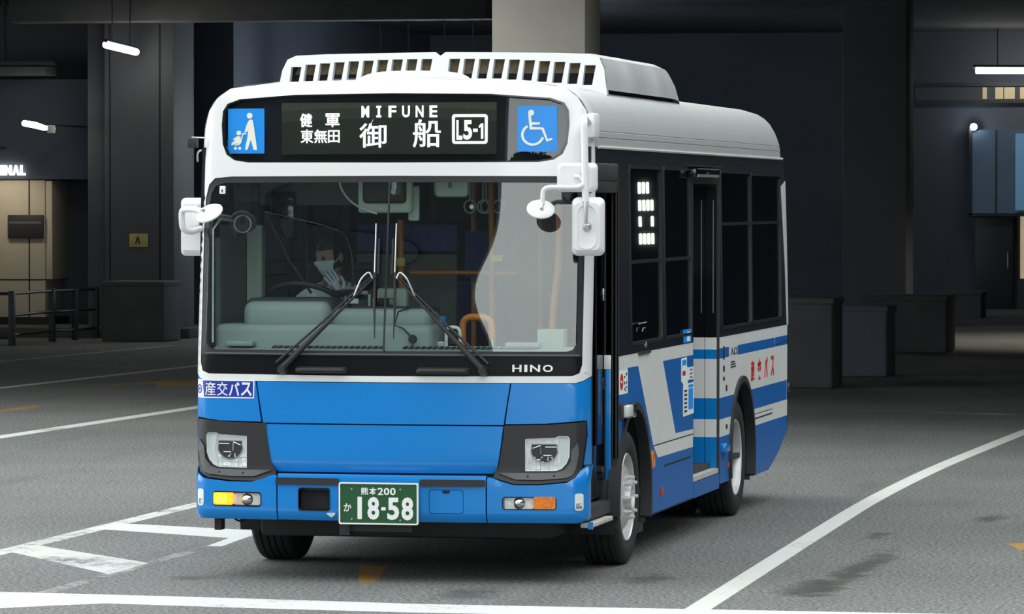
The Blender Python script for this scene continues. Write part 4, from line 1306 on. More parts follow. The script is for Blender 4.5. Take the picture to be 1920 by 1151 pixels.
# steering wheel
sw = empty('steering_wheel')
sw.parent = bus
cw = Vector((-.645, .50, 1.558))
e1, e2 = Vector((1, 0, 0)), Vector((0, -math.cos(R(34)), math.sin(R(34))))
MB().tube([cw + (e1 * math.cos(t) + e2 * math.sin(t)) * .225 for t in [2 * PI * i / 48 for i in range(48)]], .017, 10, closed=True).build('rim', ['plastic'], sw, 60)
MB().tube([cw - e1 * .22, cw - Vector((0, 0, .03)), cw + e1 * .22], .012, 8).tube([cw - Vector((0, .0, .03)), cw - e2 * .22], .012, 8).build('spoke', ['plastic'], sw)
MB().tube([cw - Vector((0, 0, .02)), cw + Vector((0, -.22, -.35))], .035, 10).build('column', ['plastic'], sw)
# gauges cluster, fare machine, boxes on the dashboard
fm = MB().bx(-.46, -.27, .52, .78, .9, 1.60, 0, .01).build('fare_machine', ['intdark'], bus)
MB().bx(-.47, -.26, .50, .80, 1.595, 1.645, 0, .012).build('fare_machine_top', ['black'], fm)
MB().bx(-.385, -.325, .51, .525, 1.565, 1.595, 0, .003).build('fare_slot_label', ['mask'], fm)
MB().bx(-.345, -.28, .51, .53, 1.53, 1.545, 0, .003).build('ticket_outlet', ['mask'], fm)
MB().bx(-.262, -.250, .49, .51, 1.50, 1.62).bx(-.235, -.225, .49, .51, 1.50, 1.60).build('fare_machine_rail', ['alu'], fm)
MB().bx(-.245, -.06, .62, .70, 1.50, 1.655, 0, .02).build('notice_board', ['interiorlight'], bus)
MB().bx(-.20, -.10, .45, .52, 1.53, 1.60, 0, .01).build('radio_handset', ['black'], bus)
MB().tube([(-.40, .50, 1.545), (-.398, .49, 1.61)], .006, 6).build('cable_tie', ['picto'], bus)
MB().lathe([(-.01, .001), (-.01, .016), (.01, .018)], (-.43, .49, 1.585), 'Y', 12).build('switch_knob', ['yellow'], bus)
MB().bx(.150, .212, .20, .24, 1.33, 1.41, 0, .003).build('yellow_card', ['yellow'], bus)
MB().lathe([(-.06, .001), (-.06, .02), (0, .035), (.01, .001)], (.235, .22, 1.35), 'Z', 14).build('card_stand', ['mask'], bus)
MB().bx(.10, .20, .40, .50, 1.42, 1.495, 0, .008).build('tissue_box', ['picto'], bus)
mb = MB().tube([(.05, .20, 1.55), (.02, .05, 1.53), (.00, .04, 1.455), (.05, .05, 1.435), (.10, .05, 1.385)], .005, 6)
mb.lathe([(-.01, .001), (-.01, .022), (.01, .026)], (.105, .04, 1.375), 'Y', 16)
mb.tube([(.105, .04, 1.36), (.11, .03, 1.33)], .005, 6)
mb.build('drive_camera', ['plastic'], bus)
# handrails
def rail(name, pts, r, m, rad=.05):
    return MB().tube(rounded_path(pts, rad, 6), r, 12).build(name, [m], bus, 50)
q = rail('handrail', [(.325, .38, 1.33), (.325, .38, 1.495), (.505, .34, 1.495), (.508, .34, 1.36)], .021, 'orange', .065)
MB().tube([(.508, .34, 1.30), (.508, .34, 1.365)], .022, 12).lathe([(0, .001), (0, .045), (.01, .04)], (.508, .34, 1.31), 'Z', 16).build('rail_socket', ['alu'], q)
rail('white_rail', [(.268, .20, 1.33), (.268, .20, 1.44), (.350, .19, 1.44), (.352, .19, 1.32)], .010, 'mask', .035)
rail('handrail', [(-.30, 1.5, .5), (-.30, 1.5, 2.05)], .020, 'orange')
rail('handrail', [(.26, 1.5, .42), (.26, 1.5, 2.40)], .018, 'orange')
rail('handrail', [(-.20, 1.3, 1.735), (.45, 1.3, 1.735)], .012, 'orange')
rail('handrail', [(.0, 2.2, .42), (.0, 2.2, 2.40)], .016, 'orange')
rail('handrail', [(.38, 2.4, .42), (.38, 2.4, 2.40)], .014, 'orange')
q = rail('handrail', [(.805, .62, 1.40), (.81, .66, 1.60), (.83, .70, 1.80), (.83, .72, 2.15)], .022, 'orange', .2)
MB().tube([(.803, .615, 1.30), (.805, .62, 1.42)], .024, 12).build('rail_socket', ['alu'], q)
MB().bx(.80, .95, .20, .34, 1.20, 1.43, 0, .006).build('ticket_box', ['interiorlight'], bus)
# hanging straps
for x, y in ((.04, 1.9), (.10, 2.1), (.145, 1.8), (.19, 2.05)):
    m = MB().tube([(x, y, 2.40), (x, y, 2.17)], .006, 6)
    m.tube([(x + .035 * math.cos(t), y, 2.13 + .04 * math.sin(t)) for t in [2 * PI * i / 16 for i in range(16)]], .006, 6, closed=True)
    m.build('hanging_strap', ['mask'], bus)
# interior mirrors and camera pod under the roof
im = MB().bx(-.26, .06, .22, .27, 2.095, 2.32, 0, .02, 3).build('interior_mirror', ['interiorlight'], bus, 40)
MB().bx(-.225, .03, .195, .23, 2.15, 2.34, 0, .025, 3).build('mirror_visor', ['plastic'], im, 40)
MB().bx(-.02, .01, .05, .20, 2.20, 2.34, 0, .006).lathe([(-.03, .001), (-.03, .014), (0, .018)], (-.005, .06, 2.215), 'Y', 14).build('mirror_bracket', ['alu'], im)
MB().bx(.02, .085, .30, .33, 2.05, 2.25, 0, .01).build('speaker_plate', ['interiorlight'], im)
im2 = MB().bx(.190, .392, .22, .26, 2.185, 2.31, 0, .03, 4).build('interior_mirror', ['interiorlight'], bus, 40)
MB().tube([(.29, .20, 2.24), (.29, .21, 2.34)], .010, 8).build('mirror_bracket', ['plastic2'], im2)
MB().tube(arc((-.345, .12, 2.30), (-.33, .12, 2.14), (-.14, .2, 2.09), 12), .006, 6).build('curved_bracket', ['alu'], bus)
MB().lathe([(0, .001), (0, .012), (.01, .014)], (.405, .25, 2.13), 'Y', 16).build('suction_cup', ['mask'], bus)
# driver-side lining, monitor, cab partition
MB().bx(-1.09, -1.00, .86, .94, .9, 2.02).build('cab_pillar', ['interiorlight'], bus)
MB().bx(-1.13, -1.10, .30, .88, 1.30, 1.95).build('driver_window_lining', ['interior'], bus)
MB().tube([(-1.07, .02, 1.35), (-1.075, .05, 2.0), (-1.05, .12, 2.06), (-1.0, .2, 2.05)], .009, 8).build('driver_pillar_grip', ['alu'], bus)
MB().bx(-.93, -.78, .78, .86, 1.93, 2.22, 0, .02).build('monitor', ['black'], bus)
MB().bx(-1.02, -.10, .90, .98, 2.14, 2.42).build('cab_header', ['interior'], bus)
MB().bx(-1.05, -.90, .40, .46, 2.16, 2.25, 0, .01).build('sun_visor', ['intdark'], bus)
fan = MB().lathe([(-.06, .02), (-.05, .06), (.0, .075), (.03, .06)], (-.99, .45, 2.05), 'Y', 20).build('cab_fan', ['intdark'], bus)
MB().tube([(-.99 + .05 * math.cos(t), .39, 2.03 + .05 * math.sin(t)) for t in [2 * PI * i / 20 for i in range(20)]], .004, 6, closed=True).build('fan_guard', ['alu'], fan)
MB().bx(-.60, .02, 1.62, 1.66, 1.86, 2.02).build('navy_curtain', ['seatcloth'], bus)
MB().bx(-.60, .02, 1.60, 1.64, 1.30, 1.84).build('cab_partition', ['interior'], bus)
MB().bx(.02, .34, 1.85, 1.90, 1.70, 1.98).build('navy_curtain', ['seatcloth'], bus)
acr = [(-.94, 2.10), (-.60, 2.02), (-.48, 1.975), (-.42, 1.88), (-.40, 1.70), (-.42, 1.58), (-.62, 1.60), (-.78, 1.80)]
ap = MB().panel(acr, lambda u, v: (u, .72, v), FN, .002, -.002, step=.3).build('acrylic_shield', ['acrylic'], bus)
MB().tube([(-.94, .72, 2.10), (-.60, .72, 2.025), (-.50, .72, 1.99)], .004, 6).build('shield_edge', ['alu'], ap)
MB().tube(arc((-.50, .72, 1.99), (-.40, .72, 1.96), (-.41, .72, 1.66), 10), .009, 8).build('shield_edge', ['plastic'], ap)
MB().tube([(-.93, .72, 2.08), (-.80, .72, 1.82), (-.66, .72, 1.62)], .009, 8).build('shield_edge', ['plastic'], ap)
MB().bx(.26, .33, 1.48, 1.50, 1.80, 1.84).bx(-.33, -.27, 1.47, 1.49, 1.77, 1.82).build('stop_button', ['yellow'], bus)
# seats
def seat(x, y, z=.42, name='passenger_seat', m='seatcloth'):
    s_ = empty(name)
    s_.parent = bus
    MB().bx(x - .22, x + .22, y - .22, y + .22, z + .32, z + .43, 0, .04, 3).build('cushion', [m], s_, 40)
    MB().box((x, y + .25, z + .80), (.43, .09, .76), Matrix.Rotation(R(-10), 3, 'X'), 0, .04, 3).build('backrest', [m], s_, 40)
    MB().bx(x - .18, x + .18, y - .15, y + .15, z, z + .33).build('pedestal', ['intdark'], s_)
seat(-.62, .98, .62, 'driver_seat', 'intdark')
for y in (2.9, 3.9, 4.9, 5.9):
    seat(-.80, y)
for y in (2.35, 5.2, 6.1):
    seat(.80, y, .45)

# ------------------------------------------------------------------ the driver
def skinned(V, E, rad, sub=2, root=0):
    me = bpy.data.meshes.new('sk')
    me.from_pydata(V, E, [])
    o = bpy.data.objects.new('sk', me)
    COL.objects.link(o)
    o.modifiers.new('s', 'SKIN')
    if not me.skin_vertices:
        bm = bmesh.new(); bm.from_mesh(me); bm.verts.layers.skin.verify(); bm.to_mesh(me); bm.free()
    for i, r in enumerate(rad):
        sv = me.skin_vertices[0].data[i]
        sv.radius = (r, r) if isinstance(r, (int, float)) else r
        sv.use_root = (i == root)
    sm = o.modifiers.new('u', 'SUBSURF')
    sm.levels = sub
    sm.render_levels = sub
    dg = bpy.context.evaluated_depsgraph_get()
    m2 = bpy.data.meshes.new_from_object(o.evaluated_get(dg))
    vs = [v.co.copy() for v in m2.vertices]
    fs = [list(p.vertices) for p in m2.polygons]
    bpy.data.objects.remove(o)
    bpy.data.meshes.remove(me)
    bpy.data.meshes.remove(m2)
    return vs, fs
pv = [(-.60, 1.08, 1.12), (-.60, 1.09, 1.30), (-.60, 1.07, 1.47), (-.60, 1.045, 1.60), (-.60, 1.01, 1.69), (-.60, .985, 1.76),
      (-.74, 1.065, 1.575), (-.81, 1.05, 1.545), (-.82, .88, 1.34), (-.68, .76, 1.445), (-.62, .735, 1.49),
      (-.46, 1.065, 1.575), (-.39, 1.05, 1.545), (-.365, .88, 1.40), (-.46, .835, 1.55), (-.50, .83, 1.61),
      (-.70, 1.04, 1.11), (-.74, .66, 1.15), (-.74, .58, .74), (-.74, .46, .70),
      (-.50, 1.04, 1.11), (-.46, .66, 1.15), (-.46, .58, .74), (-.46, .46, .70)]
pe = [(0, 1), (1, 2), (2, 3), (3, 4), (4, 5), (3, 6), (6, 7), (7, 8), (8, 9), (9, 10), (3, 11), (11, 12), (12, 13), (13, 14), (14, 15), (0, 16), (16, 17), (17, 18), (18, 19), (0, 20), (20, 21), (21, 22), (22, 23)]
prd = [(.15, .11), (.135, .105), (.15, .11), (.085, .07), .055, .06, .070, .058, .043, .031, .027, .070, .058, .043, .031, .027, .085, .065, .05, .035, .085, .065, .05, .035]
drv = empty('person', (-.60, 1.08, 1.05))
tag(drv, 'bus driver in a white shirt, face mask and white glove seated behind the windscreen', 'person')
vs, fs = skinned(pv, pe, prd)
body = MB().add(vs, fs)
HC = Vector((-.60, .955, 1.83))
HR = Matrix.Rotation(R(-38), 3, 'Z') @ Matrix.Rotation(R(-8), 3, 'X').inverted()
def headpt(az, el, k=1.0):
    """az 0 = straight ahead (-y), el -90..90"""
    ca, sa, ce, se = math.cos(az), math.sin(az), math.cos(el), math.sin(el)
    x = .076 * sa * ce
    y = -.095 * ca * ce
    z = .122 * se
    if z < -.02:
        t = min(1, (-z - .02) / .10)
        x *= 1 - .34 * t
        y = y * (1 - .12 * t) - .012 * t
    f = max(0, ca)
    y -= .026 * math.exp(-(az / .17) ** 2 - ((z + .018) / .026) ** 2)      # nose
    y -= .008 * math.exp(-(az / .6) ** 2 - ((z - .028) / .014) ** 2)       # brow
    y += .010 * math.exp(-((abs(az) - .38) / .16) ** 2 - ((z - .006) / .014) ** 2)   # eye sockets
    y -= .006 * math.exp(-(az / .3) ** 2 - ((z + .062) / .012) ** 2)       # lips
    return HC + HR @ Vector((x * k, y * k, z * k))
def headgrid(a0, a1, e0, e1, k, na=36, ne=24):
    return [[headpt(R(a0 + (a1 - a0) * j / na), R(e0 + (e1 - e0) * i / ne), k) for j in range(na + 1)] for i in range(ne + 1)]
body.grid(headgrid(-180, 180, -89, 89, 1.0, 40, 30))
for sg in (1, -1):     # ears
    body.lathe([(-.010, .001), (-.008, .020), (.0, .026), (.006, .020), (.004, .001)], (0, 0, 0), 'X', 16)
    n = 16 * 5
    for i in range(len(body.v) - n, len(body.v)):
        v = body.v[i]
        body.v[i] = HC + HR @ Vector((sg * .078 + v.x, .012 + v.y * .7, .0 + v.z * 1.15))
# bare right hand on the wheel: palm, four fingers curled over the rim, thumb
def hand(mb, w, d, n, L=.18, spread=1.0, curl=35, flip=1):
    """w wrist, d along the hand, n out of the back of the hand"""
    d = d.normalized(); n = (n - d * n.dot(d)).normalized(); s_ = d.cross(n) * flip
    c = [w, w + d * L * .22, w + d * L * .48]
    mb.add(*skinned([tuple(p) for p in c] + [tuple(c[2] + s_ * .022), tuple(c[2] - s_ * .022)], [(0, 1), (1, 2), (2, 3), (2, 4)], [(.027, .018), (.040, .017), (.030, .015), .014, .014], 2))
    for i, (o, ln) in enumerate(((.033, .075), (.012, .085), (-.010, .078), (-.031, .062))):
        p = c[1] + d * L * .2 + s_ * o * .85
        pts = [p]
        a = 8
        q = p
        for seg in (.5, .30, .22):
            dirv = d * math.cos(R(a)) - n * math.sin(R(a)) + s_ * (o * 2.5 * spread)
            q = q + dirv.normalized() * (ln * seg * 1.25)
            pts.append(q)
            a += curl
        mb.add(*skinned([tuple(x) for x in pts], [(0, 1), (1, 2), (2, 3)], [.0095, .0092, .0085, .0072], 2))
    p = c[0] + d * L * .12 + s_ * .022
    pts = [p, p + d * .028 + s_ * .026 - n * .008, p + d * .060 + s_ * .034 - n * .018, p + d * .080 + s_ * .030 - n * .026]
    mb.add(*skinned([tuple(x) for x in pts], [(0, 1), (1, 2), (2, 3)], [.014, .0115, .0095, .008], 2))
hand(body, Vector((-.620, .735, 1.49)), Vector((.80, -.40, .30)), Vector((.1, -.3, .9)), .17, .8, 45, -1)
bo = body.build('body', ['skin'], drv, 60)
mb = MB()
for sg in (1, -1):
    c = headpt(R(sg * 22), R(3), .985)
    mb.lathe([(-.011 + .0011 * i * 2, math.sqrt(max(0, 1 - ((i - 5) / 5) ** 2)) * .011) for i in range(11)], c, 'Y', 12)
mb.build('eyes', ['hair'], bo)
# hair: crown, sides and nape
mb = MB()
mb.grid(headgrid(-180, 180, 32, 89, 1.075, 40, 12))
mb.grid(headgrid(68, 292, -28, 34, 1.075, 32, 12))
mb.grid(headgrid(-68, 68, 24, 34, 1.055, 16, 4))
mb.build('hair', ['hair'], drv, 60)
mb = MB()
mb.grid(headgrid(-66, 66, -58, -4, 1.09, 24, 16))
rows = headgrid(-66, 66, -58, -4, 1.06, 24, 16)
mb.build('face_mask', ['mask'], drv, 60)
for sg in (1, -1):
    MB().tube([headpt(R(sg * 64), R(-12), 1.08), headpt(R(sg * 78), R(-6), 1.10), headpt(R(sg * 90), R(2), 1.12)], .003, 6).build('mask_strap', ['mask'], drv)
# shirt, trousers, glove
si = [0, 1, 2, 3, 4, 6, 7, 8, 11, 12, 13, 14, 15]
mp = {k: i for i, k in enumerate(si)}
sv_ = [pv[k] for k in si] + [(-.745, .82, 1.40)]
se_ = [(mp[a], mp[b]) for a, b in pe if a in mp and b in mp] + [(mp[8], len(si))]
sr = [(.172, .128), (.160, .125), (.172, .130), (.110, .095), .068, .090, .076, .060, .088, .076, .060, .048, .040, .044]
MB().add(*skinned(sv_, se_, sr)).tube([(-.66, 1.0, 1.665), (-.60, .965, 1.645), (-.54, 1.0, 1.665)], [.016, .018, .016], 8).build('shirt', ['cloth'], drv, 60)
MB().add(*skinned([(-.745, .82, 1.40), (-.68, .76, 1.445), (-.640, .742, 1.475)], [(0, 1), (1, 2)], [.046, .042, .036])).build('arm_cover', ['darkcloth'], drv, 60)
ti = [0, 16, 17, 18, 20, 21, 22]
mp = {k: i for i, k in enumerate(ti)}
MB().add(*skinned([pv[k] for k in ti], [(mp[a], mp[b]) for a, b in pe if a in mp and b in mp], [(.165, .125), .10, .08, .065, .10, .08, .065])).build('trousers', ['darkcloth'], drv, 60)
mb = MB()
mb.add(*skinned([(-.475, .832, 1.575), (-.50, .826, 1.612)], [(0, 1)], [.036, .036]))
hand(mb, Vector((-.50, .826, 1.612)), Vector((-.50, .02, .75)), Vector((.30, -.92, .2)), .18, 1.0, 18, 1)
mb.build('glove', ['cloth'], drv, 60)

# ------------------------------------------------------------------ the covered terminal
def st(mbuilder, name, m, ang=30):
    o = mbuilder.build(name, m if isinstance(m, list) else [m], None, ang)
    tag(o, kind='structure')
    return o
CZ = 5.40
EDGE = [(-40, 20.5), (-8, 19.2), (3.5, 12.6), (32, 11.0)]      # the canopy's front edge runs at a slant
cm = MB().panel(EDGE + [(32, 66), (-40, 66)], lambda u, v: (u, v, CZ), UP, .6, 0.0, step=200, flat=True)
st(cm, 'ceiling', 'ceiling')
fm_ = MB()
for (xa, ya), (xb, yb) in zip(EDGE, EDGE[1:]):
    dx, dy = Vector((xb - xa, yb - ya)).normalized()
    ox, oy = dy * .4, -dx * .4
    fm_.add([(xa, ya, 5.2), (xb, yb, 5.2), (xb + ox, yb + oy, 5.2), (xa + ox, ya + oy, 5.2), (xa, ya, 7.5), (xb, yb, 7.5), (xb + ox, yb + oy, 7.5), (xa + ox, ya + oy, 7.5)],
            [[0, 1, 2, 3], [4, 7, 6, 5], [0, 4, 5, 1], [1, 5, 6, 2], [2, 6, 7, 3], [3, 7, 4, 0]])
st(fm_, 'trim_1', 'darkwall')
st(MB().bx(-40, -13.4, 45.9, 46.3, -.05, CZ), 'wall_left_back', 'darkwall')
st(MB().bx(-13.6, -13.4, 46.3, 60.5, -.05, CZ), 'wall_left_return', 'darkwall')
st(MB().bx(-13.6, 32, 60.5, 60.9, -.05, CZ), 'wall_back', 'darkwall')
st(MB().bx(31.6, 32, 11.2, 60.5, -.05, CZ), 'wall_right', 'darkwall')
st(MB().bx(-40, -39.6, 20.8, 45.9, -.05, CZ), 'wall_left', 'darkwall')
st(MB().bx(-39, -13.4, 43.2, 45.88, -.02, .16, 0, .02), 'trim_2', 'blockm')
st(MB().bx(-2.7, 20, 53.4, 60.5, -.02, .12, 0, .02), 'trim_3', 'blockm')

def tcol(x0, x1, y0, y1, m, lab, z0=0.0, grooves=()):
    mb = MB().bx(x0, x1, y0, y1, z0, CZ - .01, 0, .015)
    for (gx, gw) in grooves:
        mb.bx(gx, gx + gw, y0 - .006, y0 + .01, z0, CZ - .02, 1)
    o = mb.build('column', [m, 'seam'], None, 30, ((x0 + x1) / 2, (y0 + y1) / 2, z0))
    o['kind'] = 'thing'
    tag(o, lab, 'column')
    return o
PIL = (-3.13, -2.21)
tcol(PIL[0], PIL[1], 17.6, 18.4, 'concrete', 'pale concrete column rising behind the bus roof')
tcol(-15.30, -14.93, 44.0, 44.9, 'darkclad', 'narrow dark clad column right of the lit beige panel', .16, [(-15.0, .03)])
tcol(-14.90, -13.76, 43.6, 44.8, 'darkclad', 'wide dark clad column carrying the small ochre sign', .16, [(-14.0, .03), (-14.82, .02)])
tcol(-3.28, -2.28, 45.0, 46.0, 'darkclad', 'dark square column in the gloom right of the bus')

# beams and ducts under the ceiling
o = MB().bx(-16.2, -8.5, 42.7, 43.4, 4.98, CZ - .01, 0, .03).build('beam', ['blockm'], None, 30, (-12.4, 43.0, 4.98))
tag(o, 'rough grey beam under the ceiling at the upper left', 'beam')
o['kind'] = 'thing'
o = MB().bx(-20, -15.9, 43.7, 44.3, 4.18, 4.32, 0, .02).bx(-20, -15.9, 43.8, 44.2, 4.34, 4.40).build('duct', ['blockm'], None, 30, (-18, 44, 4.18))
tag(o, 'slim grey duct crossing the dark left edge above the lamps', 'duct')
hang = MB().bx(-16.7, -16.66, 43.95, 44.0, 4.3, CZ).build('duct_hanger', ['steel'], o)

# lit beige panel, board on it, sign above it
p = MB().bx(-18.2, -16.33, 45.0, 45.9, .28, 2.515, 0, .005).build('wall_panel', ['beige'], None, 30, (-17.2, 45.4, .28))
tag(p, 'beige lit wall panel below the illuminated lettering', 'wall panel')
mb = MB()
for x in (-16.60, -17.16):
    mb.bx(x - .01, x + .01, 44.992, 45.01, .28, 2.515)
mb.bx(-18.2, -16.33, 44.992, 45.01, 1.0 - .12, 1.02 - .12)
mb.build('panel_joint', ['seam'], p)
MB().bx(-16.33, -16.215, 45.02, 45.9, .9, 2.50, 0, .005).build('panel_side_trim', ['beige'], p)
MB().bx(-18.2, -16.2, 44.95, 45.9, .16, .28).build('plinth', ['seam'], p)
b = MB().bx(-16.95, -16.35, 44.94, 44.99, 1.56, 1.945, 0, .008).build('notice_board', ['board'], None, 30, (-16.65, 44.96, 1.56))
tag(b, 'dark rectangular notice board on the lit beige panel', 'notice board')
MB().bx(-16.92, -16.38, 44.934, 44.942, 1.80, 1.84).build('board_heading', ['plastic2'], b)
hd = MB().bx(-20, -15.32, 44.95, 45.88, 2.52, 4.15, 0, .01).build('fascia', ['darkwall'], None, 30, (-18, 45.4, 2.52))
tag(hd, 'dark fascia carrying the illuminated terminal lettering', 'fascia')
sg_ = empty('terminal_sign', (-17.0, 44.9, 2.585))
tag(sg_, 'illuminated white capital letters spelling TERMINAL on the dark fascia', 'sign')
x1 = -16.640
wd = {'T': .095, 'E': .085, 'R': .095, 'M': .125, 'I': .030, 'N': .105, 'A': .115, 'L': .080}
for ch in 'TERMINAL'[::-1]:
    x0 = x1 - wd[ch]
    MB().text(ch, (x0, 2.588, x1, 2.752), lambda u, v: (u, 44.92, v), FN, .02, -.03, .03).build('letter', ['letters'], sg_)
    x1 = x0 - .022
lamp = bpy.data.lights.new('panel_downlight', 'SPOT')
lamp.energy = 48
lamp.color = (1.0, .86, .66)
lamp.spot_size = R(120)
lamp.spot_blend = .8
lamp.shadow_soft_size = .1
lo = bpy.data.objects.new('panel_downlight', lamp)
COL.objects.link(lo)
lo.location = (-17.0, 44.0, 2.95)
lo.rotation_euler = (R(28), 0, 0)
dl = MB().lathe([(.08, .001), (.08, .07), (0, .075), (0, .06), (.04, .05), (.04, .001)], (-17.0, 44.0, 2.95), 'Z', 20).bx(-17.03, -16.97, 44.0, 44.95, 3.02, 3.05).build('downlight', ['steel'], None, 40, (-17.0, 44.0, 2.95))
tag(dl, 'small dark downlight on an arm above the lit beige panel', 'lamp')

# small ochre sign with a pictogram
ys = MB().bx(-14.484, -14.177, 43.575, 43.597, 1.441, 1.652, 0, .004).build('sign_plate', ['ysign'], None, 30, (-14.33, 43.59, 1.441))
tag(ys, 'small ochre sign plate on the wide dark column', 'sign')
mb = MB().panel([(-14.39, 1.49), (-14.365, 1.49), (-14.345, 1.55), (-14.325, 1.49), (-14.30, 1.49), (-14.325, 1.58), (-14.33, 1.61), (-14.36, 1.60)], lambda u, v: (u, 43.572, v), FN, .002, -.004, step=.5, flat=True)
mb.build('sign_figure', ['board'], ys)

# fence, bollards, concrete block, bin on the left pavement
fn = empty('fence', (-15.0, 39.4, 0))
tag(fn, 'low dark railing along the left pavement in front of the lit panel', 'fence')
posts = [(-15.08, 39.4), (-15.11, 41.49), (-15.0, 42.33), (-14.9, 43.1)]
for (x, y) in posts:
    MB().bx(x - .045, x + .045, y - .045, y + .045, 0, .82, 0, .008).build('post', ['steel'], fn)
for z in (.78, .46, .16):
    MB().tube([(x, y, z) for x, y in posts], .022, 8).build('rail', ['steel'], fn)
fn2 = empty('fence', (-16.5, 39.3, 0))
tag(fn2, 'dark railing running off the left edge before the lit panel', 'fence')
for z in (.78, .12):
    MB().tube([(-19.5, 39.4, z), (-15.13, 39.4, z)], .025, 8).build('rail', ['steel'], fn2)
for x in (-16.9, -18.6):
    MB().bx(x - .04, x + .04, 39.36, 39.44, 0, .80, 0, .008).build('post', ['steel'], fn2)
for (x, lab) in ((-14.62, 'dark bollard in front of the wide column, left one of two'), (-14.44, 'dark bollard in front of the wide column, right one of two')):
    b = MB().lathe([(0, .05), (.86, .05), (.90, .035), (.905, .001)], (x, 43.2, 0), 'Z', 20).lathe([(.70, .052), (.76, .052)], (x, 43.2, 0), 'Z', 20, 0).build('bollard', ['steel'], None, 40, (x, 43.2, 0))
    tag(b, lab, 'bollard', 'bollards by the wide column')
def block(name, x0, x1, y0, y1, h, lab, m='blockm'):
    mb = MB().bx(x0, x1, y0, y1, .0, h, 0, .03, 3)
    o = mb.build(name, [m], None, 30, ((x0 + x1) / 2, (y0 + y1) / 2, 0))
    tag(o, lab, 'concrete block')
    MB().bx(x0 - .015, x1 + .015, y0 - .015, y1 + .015, h - .07, h + .01, 0, .02, 3).build('coping', [m], o)
    return o
block('concrete_block', -14.35, -13.36, 41.6, 42.6, .92, 'dark concrete block at the foot of the wide column on the left')
block('concrete_block', -2.3, -.985, 26.5, 27.4, 1.04, 'nearest and tallest grey concrete block behind the rear of the bus')
block('concrete_block', -1.40, -.776, 30.0, 30.9, .87, 'narrow darker concrete block just right of the tallest one', 'darkwall')
block('concrete_block', -2.20, -1.005, 39.0, 40.2, .81, 'wide grey concrete block third from the bus rear')
block('concrete_block', -2.75, -1.945, 53.6, 54.4, .58, 'farthest low concrete block on the right by the kerb')
bn = MB().bx(-16.35, -15.98, 40.6, 41.0, 0, .92, 0, .02).build('litter_bin', ['blockm'], None, 30, (-16.15, 40.8, 0))
tag(bn, 'grey litter bin with a pale sack before the lit beige panel', 'litter bin')
MB().bx(-16.37, -15.96, 40.58, 41.02, .90, .97, 0, .02).build('lid', ['steel'], bn)
bag = MB().lathe([(0, .001), (.02, .12), (.08, .16), (.16, .12), (.22, .05), (.25, .001)], (-16.22, 40.8, .987), 'Z', 18)
bag.v = [v + Vector((random.uniform(-.012, .012), random.uniform(-.012, .012), random.uniform(-.012, .012))) for v in bag.v]
sk = bag.build('sack', ['plastic2'], None, 60, (-16.22, 40.8, .987))
tag(sk, 'crumpled pale sack lying on the litter bin', 'sack')

# lamps
def tubelamp(a, b, r, lab, m='tube', hang=None):
    a, b = Vector(a), Vector(b)
    t = empty('tube_lamp', a)
    tag(t, lab, 'lamp')
    MB().tube([a, b], r, 12).build('tube', [m], t, 50)
    d = (b - a).normalized()
    MB().tube([a - d * .05 + Vector((0, 0, r * 1.1)), b + d * .05 + Vector((0, 0, r * 1.1))], r * .55, 8).build('batten', ['steel'], t)
    for k in (.2, .8):
        p = a + (b - a) * k
        MB().tube([p + Vector((0, 0, r)), Vector((p.x, p.y, CZ))], .012, 6).build('hanger', ['steel'], t)
    return t
tubelamp((-13.78, 40.0, 4.52), (-14.26, 43.2, 4.52), .055, 'white tube lamp hanging high on the left under the ceiling')
tubelamp((-2.62, 59.2, 4.62), (-.6, 59.2, 4.60), .062, 'long white tube lamp hanging high at the right edge')
for x in (-11.6, -10.5, -9.4):  # added lamps, hidden by the bus, that brighten the dark back wall
    tubelamp((x, 48.0, 3.45), (x + .8, 48.0, 3.45), .06, 'cool tube lamp added unseen behind the bus to lift the dark terminal', 'tubecool')['group'] = 'added tube lamps behind the bus'
wlp = empty('wall_lamp', (-15.57, 43.0, 3.30))
tag(wlp, 'warm tube lamp with a small white box above the lit lettering', 'lamp')
MB().tube([(-16.04, 43.0, 3.40), (-15.96, 43.3, 3.375), (-15.90, 43.6, 3.335), (-15.78, 43.8, 3.325)], [.045, .05, .04, .012], 10).build('tube', ['tube'], wlp, 50)
MB().bx(-15.66, -15.55, 43.0, 43.1, 3.24, 3.37, 0, .01).build('junction_box', ['mask'], wlp)
MB().bx(-15.66, -15.60, 43.05, 44.95, 3.36, 3.38).build('bracket', ['steel'], wlp)
l2 = bpy.data.lights.new('added_floor_downlight', 'SPOT')  # unseen lamp added to brighten the far floor on the right
l2.energy = 700
l2.color = (1.0, .90, .74)
l2.spot_size = R(110)
l2.spot_blend = .6
l2.shadow_soft_size = .12
l2o = bpy.data.objects.new('added_floor_downlight', l2)
COL.objects.link(l2o)
l2o.location = (1.6, 45.0, 5.0)
d2 = MB().lathe([(.36, .001), (.36, .10), (.03, .12), (.0, .14), (.03, .10), (.2, .001)], (1.6, 45.0, 5.02), 'Z', 20).build('downlight', ['steel'], None, 40, (1.6, 45.0, 5.02))
tag(d2, 'downlight added past the right edge to light the far roadway', 'lamp')
sl_ = empty('spot_lamp', (-2.77, 60.3, 3.58))
tag(sl_, 'small bright round lamp at the corner of the bluish panel', 'lamp')
MB().lathe([(-.05, .001), (-.045, .035), (-.03, .055), (0, .065)], (-2.77, 60.3, 3.58), 'Y', 18).build('bulb', ['tubecool'], sl_, 60)
MB().lathe([(0, .066), (.06, .05), (.2, .02)], (-2.77, 60.3, 3.58), 'Y', 18).build('housing', ['steel'], sl_)

